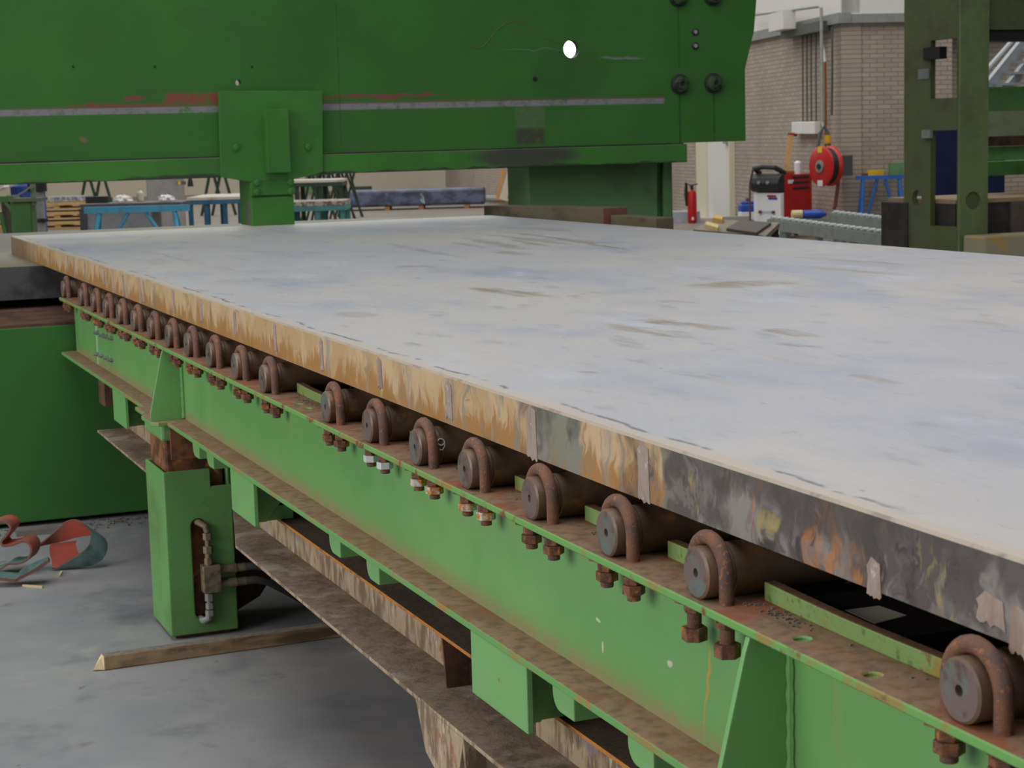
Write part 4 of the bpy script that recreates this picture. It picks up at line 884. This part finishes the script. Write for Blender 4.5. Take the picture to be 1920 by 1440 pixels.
tag(build('tool_bag', MB().lathe([(.02, -.18), (.06, -.16), (.065, .08), (.03, .17)], Vector((bg.x, bg.y, .406)), r0, 14), m_blue, loc=(bg.x, bg.y, .34)), 'blue bundle lying on the conveyor right of the welding machine', 'bundle')
bg2 = at(1494, 402, 26.4)
tag(build('paper_roll', MB().lathe([(.04, -.08), (.065, -.07), (.065, .08)], Vector((bg2.x, bg2.y, .406)), r0, 14), flat('cream_paper', (206, 188, 140)), loc=(bg2.x, bg2.y, .36)), 'small cream roll left of the blue bundle', 'roll')
sh = at(1513, 410, 26.4)
tt = thing('low_shelf', 'low shelf under the cream roll and blue bundle', 'shelf', Vector((sh.x, sh.y, 0)))
build('shelf_board', uvbox(MB(), sh, -.1, .1, -.4, .45, .30, .34, u=f0, v=r0), m_cvy, tt); build('leg', uvbox(MB(), sh, -.05, .05, -.4, -.34, 0, .30, u=f0, v=r0), m_cvy, tt); build('leg', uvbox(MB(), sh, -.05, .05, .39, .45, 0, .30, u=f0, v=r0), m_cvy, tt)
# trestles
def trestle(c, w, h, mm, label, group, az=None, name='trestle', bt=.07, lr=.03, sp=.32, vbrace=False, cat='trestle'):
    az = r0 if az is None else az; az = az.normalized(); n_ = Vector((-az.y, az.x, 0))
    c = Vector((c.x, c.y, 0)); t = thing(name, label, cat, c, group)
    build('top_bar', MB().obox(c - az * w / 2 + Vector((0, 0, h - bt / 2)), c + az * w / 2 + Vector((0, 0, h - bt / 2)), bt, bt), mm, t)
    for s in (-1, 1):
        for q in (-1, 1):
            a = c + az * (s * w * .36) + Vector((0, 0, h - bt)); b = c + az * (s * w * .44) + n_ * q * sp
            build('leg', MB().tube([a, b], lr, 8), mm, t)
        a = c + az * s * w * .42; build('stretcher', MB().tube([a + n_ * sp * .6 + Vector((0, 0, h * .35)), a - n_ * sp * .6 + Vector((0, 0, h * .35))], lr * .7, 6), mm, t)
    if vbrace:
        for s in (-1, 1): build('brace', MB().tube([c + az * s * w * .08 + Vector((0, 0, h - bt)), c + az * s * w * .3 + Vector((0, 0, h * .25))], lr * .8, 8), mm, t)
    return t
m_tb = flat('trestle_blue', (52, 104, 180), .5); m_tc = flat('trestle_cyan', (60, 150, 184), .5); m_tg = flat('trestle_dark_green', (34, 56, 40), .6); m_tt = flat('trestle_teal', (70, 130, 128), .6)
bt_ = at(1652, 400, 26.9)
trestle(bt_, .75, .93, m_tb, 'blue steel trestle standing before the brick corner', None, lr=.03, sp=.16, bt=.06, vbrace=True)
q = at(1640, 322, 26.9)
tag(build('yellow_case', uvbox(MB(), q, -.06, .06, -.11, .12, .93, 1.01, u=f0, v=r0), flat('case_yellow', (220, 176, 40)), loc=(q.x, q.y, .93)), 'yellow tool case lying on the blue trestle', 'case')
q = at(1624, 325, 26.9)
tag(build('red_pouch', uvbox(MB(), q, -.04, .04, -.06, .05, .93, .965, u=f0, v=r0), m_redend, loc=(q.x, q.y, .93)), 'small red pouch at the left end of the blue trestle', 'pouch')
q = at(1679, 315, 26.9)
tag(build('green_box', uvbox(MB(), q, -.08, .08, -.09, .1, .9305, 1.11, u=f0, v=r0), flat('box_green', (96, 140, 90)), loc=(q.x, q.y, .93)), 'green box on the right end of the blue trestle', 'box')

# ---- olive machine frame on the right
m_ol = mat('olive_machine_paint', (98, 108, 66), .6, 0, [dict(c=(80, 84, 54), s=1.6, lo=.42, hi=.66), dict(c=(100, 112, 70), s=4, lo=.55, hi=.7, m=.6), dict(c=(96, 60, 46), s=3, lo=.66, hi=.72, m=.6)])
DM = 15.0
pn = at(1797, 300, DM)     # front left edge of near post
X0 = pn.x; Y0 = pn.y
def zx(px, py, X=None):    # point on the left side plane of the machine
    return hit(px, py, 'X', X if X is not None else X0)
def zy(px, py): return hit(px, py, 'Y', Y0)
yfar = zx(1695, 200).y; yfi = zx(1743, 200).y; yni = zx(1785, 200).y
om = thing('gantry_machine', 'tall olive green machine frame at the right edge with open side windows', 'machine frame', Vector((X0, Y0, 0)))
sidep = MB().prism([(Y0, 0), (Y0, 5.2), (yfar, 5.2), (yfar, 0)], 'X', X0, X0 + .05)
so = build('side_frame', sidep, m_ol, om)
c = MB()
def win(px0, py0, px1, py1):
    a = zx(px0, py0); b = zx(px1, py1); c.box(X0 - .2, X0 + .3, min(a.y, b.y), max(a.y, b.y), min(a.z, b.z), max(a.z, b.z))
win(1745, 76, 1794, 183); win(1745, 245, 1794, 426)
for pc in ((1719, 372),):
    a = zx(*pc); c.lathe([(.07, -.3), (.07, .3)], (X0, a.y, a.z), 'X', 20)
cut(so, c)
wpost = zy(1850, 300).x - X0
build('side_post', MB().box(X0 + .05, X0 + wpost, Y0, Y0 + .09, 0, 5.2), m_ol, om, bevel=.004)
fp = build('front_plate', MB().box(X0 + .0, X0 + wpost, Y0 - .02, Y0, 0, 5.2), mat('light_olive_paint', (122, 142, 88), .6, 0, [dict(c=(104, 112, 74), s=1.3, lo=.45, hi=.65), dict(c=(92, 58, 50), s=3, lo=.66, hi=.72, m=.7)]), om)
a = zy(1822, 376); c = MB().lathe([(.075, -.3), (.075, .3)], (a.x, Y0, a.z), 'Y', 20); cut(fp, c)
a = zx(1736, 132); build('name_plate', MB().prism([(zx(1722, 130).y, zx(1722, 130).z), (zx(1743, 130).y, zx(1722, 130).z), (zx(1743, 130).y, zx(1722, 149).z), (zx(1722, 130).y, zx(1722, 149).z)], 'X', X0 - .006, X0), m_ledge, om)
a = zx(1741, 250); build('white_box', MB().box(X0 - .03, X0, a.y - .06, a.y + .06, a.z - .04, a.z + .03), m_lcond, om)
a = zx(1750, 100); build('limit_switch', MB().box(X0 - .02, X0 + .05, a.y - .12, a.y + .12, a.z - .05, a.z + .05), m_black, om)
# cross beams to the right of the post
def beam(py0, py1, mm, name, dy=0.05, dep=.25, px0=1850, px1=2100):
    a = hit(px0, py0, 'Y', Y0 + dy); b = hit(px0, py1, 'Y', Y0 + dy); return build(name, MB().box(max(a.x, X0 + wpost * .98), X0 + wpost + 3, Y0 + dy, Y0 + dy + dep, b.z, a.z), mm, om, bevel=.004)
beam(-200, 56, m_ol, 'head_beam', .1); beam(58, 76, m_black, 'slide_rail', .12)
m_bgreen = flat('bright_green_beam', (112, 172, 100), .6)
beam(163, 208, m_bgreen, 'cross_beam', 1.0); beam(276, 301, m_bgreen, 'cross_beam', 1.0); beam(256, 275, m_brown, 'rusty_sill', .9)
beam(303, 330, m_bgreen, 'lower_beam', 1.4, .1)
build('opposite_frame', MB().box(X0 + wpost + 2.9, X0 + wpost + 3.3, Y0 + .1, Y0 + 2.6, 0, 5.2), m_ol, om)
a = hit(1850, 210, 'Y', Y0 + 2.2); b = hit(1925, 256, 'Y', Y0 + 2.2)
build('back_panel', MB().box(hit(1848, 230, 'Y', Y0 + 2.2).x, X0 + wpost + 2.9, Y0 + 2.2, Y0 + 2.24, b.z - .1, a.z + .1), flat('grey_panel', (215, 210, 198)), om)
# blue curtain / container behind the lower window
p = at(1765, 300, 21); 
tag(build('blue_container', uvbox(MB(), at(1775, 300, 19.5), -.1, .6, -.24, .6, 0, hit(1760, 240, 'Y', at(1775, 300, 21.3).y).z, u=f0, v=r0), flat('navy_blue_paint', (30, 42, 96), .6), loc=(p.x, p.y, 0)), 'dark blue cabinet seen through the olive frame', 'cabinet')
# aluminium stairs
sg = thing('steel_stairs', 'light metal stairs rising to the right behind the olive machine', 'stairs', Vector((at(1850, 150, 24).x, at(1850, 150, 24).y, 0)))
m_alu = mat('aluminium', (176, 182, 186), .4, .4)
build('stringer', MB().obox(at(1790, 240, 22), at(1950, 40, 24.5), .05, .16), m_alu, sg); build('hand_rail', MB().tube([at(1780, 210, 22), at(1900, 75, 24), at(1960, 5, 25)], .035, 8), m_alu, sg)
for k in range(8):
    a = at(1808 + k * 17, 222 - k * 21, 22.3 + k * .28); build('stair_tread', MB().obox(a - r0 * .02, a + r0 * .32, .25, .03), m_alu, sg)
build('stringer', MB().obox(at(1830, 240, 22.3), at(1990, 40, 24.8), .05, .16), m_alu, sg)
build('stair_post', MB().tube([at(1795, 235, 22), Vector((at(1795, 235, 22).x, at(1795, 235, 22).y, 0))], .04, 8), m_alu, sg)
# stacked blocks with a plank
m_blkd = mat('dark_sooty_block', (66, 60, 54), .8, 0, [dict(c=(48, 46, 42), s=3, lo=.45, hi=.6)])
p0 = at(1664, 440, 17.5)
bl = thing('plank_stack', 'pale plank on dark blocks running behind the olive frame', 'plank stack', Vector((p0.x, p0.y, 0)))
dch = (at(1960, 470, 13.8) - at(1664, 440, 17.5)); 
Y1 = Y0 + .12
q0 = hit(1664, 378, 'Y', Y1 + 1.0); 
zt = q0.z
build('dark_block', MB().box(q0.x, X0 - .01, Y1 + .6, Y1 + 1.0, 0.02, zt), m_blkd, bl)
build('dark_block', MB().box(X0 + .06, X0 + wpost + .32, Y1, Y1 + .4, .45, zt), m_blkd, bl)
build('steel_block', MB().box(X0 + wpost + .33, X0 + 2.8, Y1 - .02, Y1 + .42, .45, zt), flat('brown_grey_block', (106, 92, 84)), bl)
build('plank', MB().box(X0 + .06, X0 + 2.8, Y1 + .0, Y1 + 1.0, zt + .001, zt + .035), flat('light_plank', (178, 152, 118), .8), bl)
a = hit(1812, 441, 'Y', Y0 - .1); b = hit(1888, 441, 'Y', Y0 - .1)
tag(build('cream_cover', MB().box(a.x, a.x + 1.6, Y0 - .35, Y0 - .05, 0, a.z), mat('cream_grey_cover', (176, 168, 136), .6, 0, [dict(c=(206, 168, 84), s=2.5, lo=.45, hi=.55), dict(c=(150, 150, 132), s=3, lo=.55, hi=.7)]), loc=(a.x, Y0 - .2, 0), bevel=.02), 'cream and ochre painted guard box at the foot of the olive frame', 'guard')
# ================================================================== background, left
# pallets
m_pal = flat('pallet_pine', (214, 176, 116), .7)
def pallet(px, py, d, w, lev, label):
    p = at(px, py, d); p.z = 0; t = thing('wooden_pallet', label, 'pallet', p, 'stacked pallets')
    mb = MB()
    z = lev
    for k in range(5): build('deck_board', uvbox(MB(), p, -.6 + k * .26, -.6 + k * .26 + .14, -w, w, z + .12, z + .15, u=f0, v=r0), m_pal, t)
    for s in (-1, 0, 1): build('block', uvbox(MB(), p, -.6, .6, s * (w - .06) - .06, s * (w - .06) + .06, z + .03, z + .12, u=f0, v=r0), m_pal, t)
    build('face_board', uvbox(MB(), p, -.63, -.60, -w, w, z + .09, z + .155, u=f0, v=r0), m_pal, t); build('base_board', uvbox(MB(), p, -.6, .6, -w, w, z, z + .03, u=f0, v=r0), m_pal, t)
DPAL = 38.5
for lev, w_ in ((0.0, 'bottom'), (.20, 'middle'), (.40, 'top')):
    pallet(120, 400, DPAL, .62, lev, w_ + ' pallet of the stack left of the grey cabinet')
pallet(12, 400, DPAL - 1, .48, 0.0, 'lower pallet of the stack at the far left edge'); pallet(12, 400, DPAL - 1, .48, .25, 'upper pallet of the stack at the far left edge')
p = at(128, 366, DPAL)
tag(build('wrapped_sheets', uvbox(MB(), p, -.5, .5, -.42, .42, .56, .66, u=f0, v=r0), mat('silver_wrap', (180, 184, 190), .3, .4, [dict(c=(110, 116, 124), s=12, lo=.45, hi=.6)]), loc=(p.x, p.y, .56)), 'silver wrapped sheets on top of the pallet stack', 'sheets')
# grey cabinet behind the cyan trestle
p = at(232, 400, 27.5); p.z = 0
t = thing('grey_cabinet', 'grey box cabinet with dark lid behind the cyan trestle', 'cabinet', p)
hc_ = .80
build('cabinet_body', uvbox(MB(), p, 0, .8, -.58, .42, 0, hc_ - .1, u=f0, v=r0), flat('cabinet_grey', (134, 136, 142), .5), t)
build('cabinet_lid', uvbox(MB(), p, -.04, .84, -.64, .88, hc_ - .1, hc_, u=f0, v=r0), flat('lid_dark_grey', (66, 68, 74), .5), t, bevel=.01); build('corner_post', uvbox(MB(), p, -.05, .0, -.66, -.56, 0, hc_ - .1, u=f0, v=r0), flat('lid_dark_grey2', (58, 60, 66), .5), t)
trestle(at(258, 420, 26), 1.5, .80, m_tc, 'cyan blue steel trestle in front of the grey cabinet', 'cyan trestles', vbrace=True, lr=.035, bt=.09)
p = at(318, 412, 26.6)
tag(build('white_drum', MB().lathe([(.20, -.25), (.21, .0), (.20, .05)], Vector((p.x, p.y, .22)), f0, 24), flat('drum_white', (216, 208, 200), .5), loc=(p.x, p.y, 0)), 'white round roll under the right end of the cyan trestle', 'roll')
def rag(px, py, d, z, w, label):
    p = at(px, py, d); random.seed(px); bm = bmesh.new(); bmesh.ops.create_icosphere(bm, subdivisions=3, radius=1)
    mb = MB(); vs = []
    for v in bm.verts:
        k = 1 + .25 * math.sin(v.co.x * 7 + px) * math.cos(v.co.y * 6 + v.co.z * 5); vs.append((p.x + v.co.x * w * k, p.y + v.co.y * .12 * k, z + max(v.co.z, -.05) * w * .55 * k + .03))
    mb.add(vs, [tuple(q.index for q in f.verts) for f in bm.faces]); bm.free()
    tag(build('white_rag', mb, mat('white_cloth', (222, 218, 214), .9), loc=(p.x, p.y, z)), label, 'rag')
rag(230, 361, 27.8, hc_, .15, 'crumpled white rag in the middle of the grey cabinet lid'); 
p = at(262, 352, 28.2)
rag(312, 371, 27.75, hc_, .13, 'crumpled white rag at the right end of the grey cabinet lid')
tag(build('plastic_bottle', MB().lathe([(.05, 0), (.055, .02), (.055, .13), (.02, .17), (.025, .2)], (p.x, p.y, hc_ + .0005), 'Z', 16), mat('cream_plastic', (196, 190, 164), .5), loc=(p.x, p.y, hc_)), 'cream plastic bottle on the grey cabinet lid', 'bottle')
q = at(183, 366, 28); tag(build('black_box', uvbox(MB(), q, -.1, .1, -.17, .17, hc_, hc_ + .1, u=f0, v=r0), m_black, loc=(q.x, q.y, hc_)), 'flat black box at the left end of the grey cabinet lid', 'box')
# work tables with pale plates
def worktable(px, d, w, h, th, mtop, mm, label, dep=.5):
    p = at(px, 400, d); p.z = 0; t = thing('work_table', label, 'table', p)
    build('table_plate', uvbox(MB(), p, -dep, dep, -w, w, h - th, h, u=f0, v=r0), mtop, t, bevel=.005); build('rail', uvbox(MB(), p, -dep, dep, -w, w, h - th - .07, h - th, u=f0, v=r0), mm, t)
    for x in (-w + .05, -w * .33, w * .33, w - .05):
        for y in (-dep + .05, dep - .05):
            q = p + r0 * x + f0 * y; build('leg', MB().box(q.x - .035, q.x + .035, q.y - .035, q.y + .035, 0, h - th - .07), mm, t)
m_tdk = flat('trestle_deep_blue', (34, 92, 122), .5); m_pale = mat('pale_steel_top', (196, 188, 178), .5, 0, [dict(c=(160, 152, 144), s=3, lo=.45, hi=.65)]); m_mot = mat('mottled_concrete_top', (166, 158, 150), .8, 0, [dict(c=(96, 90, 88), s=12, lo=.45, hi=.55)])
worktable(420, 30.6, .46, .80, .05, m_pale, m_tdk, 'work table with pale top and blue legs behind the press foot, left of it', .9)
worktable(585, 33, .62, .98, .05, m_pale, m_tg, 'pale topped table right of the press foot, the higher farther one')
worktable(575, 27, .62, .78, .07, m_mot, m_tt, 'mottled grey topped teal bench right of the press foot')
# grey machine with warning label
p = at(312, 350, 36); p.z = 0
t = thing('grey_machine', 'grey machine housing with yellow warning label behind the work tables', 'machine', p)
build('housing', uvbox(MB(), p, 0, .8, -.40, .22, 0, 1.2, u=f0, v=r0), flat('machine_grey', (150, 148, 146)), t, bevel=.02)
zl = 1.6 - (at(340, 343, 36).z * 0) ; q = at(340, 343, 35.9)
build('warning_label', MB().obox(q - r0 * .09, q + r0 * .09, .012, .07), flat('label_grey', (90, 92, 94)), t); build('warning_triangle', MB().obox(q - r0 * .07 - f0 * .008, q - r0 * .01 - f0 * .008, .012, .06), flat('warning_yellow', (226, 196, 40)), t)
q = at(357, 345, 35.8); build('black_knob', MB().lathe([(.06, 0), (.05, .1), (.02, .2)], q - Vector((0, 0, .05)), 'Z', 12), m_black, t)
# dark green trestle stack
for k, (px, w) in enumerate(((585, 'leftmost'), (605, 'second from left'), (622, 'third from left'), (640, 'fourth from left'), (655, 'rightmost'))):
    c_ = at(px, 412, 36 + k * 1.0)
    t = thing('folding_trestle', w + ' of the dark green folding trestles standing stacked together', 'trestle', Vector((c_.x, c_.y, 0)), 'dark green trestles')
    c_.z = 0
    for s in (-1, 1):
        build('leg', MB().tube([c_ + r0 * (.02 * s) + f0 * .22 + Vector((0, 0, 1.02)), c_ + r0 * (.26 * s) + f0 * .22], .025, 6), m_tg, t)
        build('leg', MB().tube([c_ + r0 * (.10 * s + .08) - f0 * .22 + Vector((0, 0, 1.02)), c_ + r0 * (-.22 * s + .1) - f0 * .22], .025, 6), m_tg, t)
    build('top_bar', MB().obox(c_ - f0 * .4 + Vector((0, 0, 1.02)), c_ + f0 * .4 + Vector((0, 0, 1.02)), .14, .07), m_tg, t)
for k, px in enumerate((168, 195, 400, 420)):
    c_ = at(px, 400, 43); c_.z = 0
    t = thing('folding_trestle', ('dark green trestle behind the rag on the cabinet, the left one', 'dark green trestle behind the rag on the cabinet, the right one', 'dark trestle behind the press foot, the left one', 'dark trestle behind the press foot, the right one')[k], 'trestle', c_)
    for s in (-1, 1):
        build('leg', MB().tube([c_ + r0 * (.04 * s) + Vector((0, 0, 1.0)), c_ + r0 * (.28 * s) + Vector((0, 0, 0))], .035, 6), m_tg, t)
    build('top_bar', MB().obox(c_ - r0 * .25 + Vector((0, 0, 1.0)), c_ + r0 * .25 + Vector((0, 0, 1.0)), .12, .16), m_tg, t)
# blue wrapped package
p = at(776, 388, 44); p.z = 0
m_wrap = mat('blue_film_wrap', (96, 104, 130), .35, 0, [dict(c=(64, 68, 88), s=2.5, lo=.42, hi=.6, st=(1, 1, 2)), dict(c=(190, 196, 210), s=4, lo=.64, hi=.70, st=(1.5, 1.5, .5)), dict(c=(70, 120, 190), s=1.8, lo=.66, hi=.72)], bump=.6, bscale=4)
t = thing('wrapped_package', 'long bundle wrapped in blue film lying on the hall floor', 'package', p)
build('film_wrap', uvbox(MB(), p, -.5, .5, -1.75, 1.75, .08, .48, u=f0, v=r0), m_wrap, t, bevel=.06)
for x in (-.62, .2, 1.3): build('bearer', uvbox(MB(), p, -.5, .5, x - .06, x + .06, 0, .08, u=f0, v=r0), m_ob, t)
p = at(680, 350, 58); p.z = 0
tag(build('green_case', uvbox(MB(), p, -.2, .2, -.28, .28, 0, .24, u=f0, v=r0), flat('case_dark_green', (30, 60, 44)), loc=p), 'small dark green case on the floor by the beige end wall', 'case')
# brace of the hall column and column near wall C
q0_, q1_ = at(858, 300, 57), at(882, 342, 57)
tag(build('wall_brace', MB().obox(q0_, q1_, .14, .14), flat('brace_green', (70, 112, 70)), loc=q1_), 'green diagonal brace against the beige end wall', 'brace')
q1_ = at(590, 352, 60); tag(build('green_sheet', MB().obox(Vector((q1_.x, q1_.y, 0)), Vector((q1_.x + .1, q1_.y, 1.2)), .7, .05, upv=tuple(fw)), flat('leaning_green', (96, 128, 84)), loc=(q1_.x, q1_.y, 0)), 'pale green sheet leaning against the beige end wall', 'sheet')
# green post stand, round column at left
p = at(42, 437, 15.5); Zt = at(42, 378, 15.5).z
t = thing('machine_stand', 'green square post with side arms behind the press bed at left', 'stand', Vector((p.x, p.y, 0)))
s1 = 1 / (F / 15.5)
build('post', uvbox(MB(), p, 0, .18, -20 * s1, 19 * s1, 0, Zt, u=f0, v=r0), m_dgreen, t, bevel=.006)
build('arm', uvbox(MB(), p, .0, .1, -60 * s1, -18 * s1, Zt - .0, Zt + .05, u=f0, v=r0), m_dgreen, t); build('gusset', MB().obox(at(12, 378, 15.5), at(25, 395, 15.5), .05, .03), m_dgreen, t)
build('cap_plate', uvbox(MB(), p, -.05, .2, -18 * s1, 40 * s1, Zt, Zt + .03, u=f0, v=r0), mat('dusty_grey_green', (110, 112, 92), .8), t)
build('thin_post', uvbox(MB(), p, 0, .04, 20 * s1, 28 * s1, Zt - .03, Zt + .24, u=f0, v=r0), flat('pale_green', (104, 132, 90)), t)
build('lever', MB().tube([at(26, 370, 15.4), at(45, 360, 15.4), at(60, 348, 15.4)], .008, 6), m_ledge, t)
build('stand_leg', MB().tube([at(0, 398, 15.6), at(12, 440, 15.6)], .02, 6), m_dgreen, t)
p = at(75, 437, 21); p.z = 0
t = thing('round_column', 'grey round steel column with dark clamp ring behind the green stand', 'column', p)
build('column_tube', MB().lathe([(.07, 0), (.07, 1.15)], p, 'Z', 20), m_ledge, t, smooth=True); build('column_head', MB().lathe([(.11, 1.15), (.11, 2.2)], p, 'Z', 16), m_black, t); build('clamp_ring', MB().lathe([(.10, .80), (.10, .84)], p, 'Z', 20), m_black, t)
p = at(52, 352, 30); tag(build('blue_barrel', MB().lathe([(.26, 0), (.28, .1), (.28, 1.05), (.2, 1.1)], Vector((p.x, p.y, 0)), 'Z', 20), flat('barrel_blue', (34, 66, 140), .5), loc=(p.x, p.y, 0)), 'dark blue barrel behind the green stand', 'barrel')
p = at(22, 352, 26); tag(build('motor_housing', MB().lathe([(.10, 0), (.16, .06), (.16, .9), (.08, 1.0)], Vector((p.x, p.y, 0)), 'Z', 18), flat('motor_brown', (78, 70, 62), .6), loc=(p.x, p.y, 0)), 'dark brown motor housing left of the blue barrel', 'motor')
p = at(-2, 358, 22); tag(build('white_tray', MB().obox(at(-14, 362, 22), at(12, 349, 22), .3, .02, upv=(0, 0, 1)), m_door, loc=p), 'tilted white tray at the far left below the ram', 'tray')
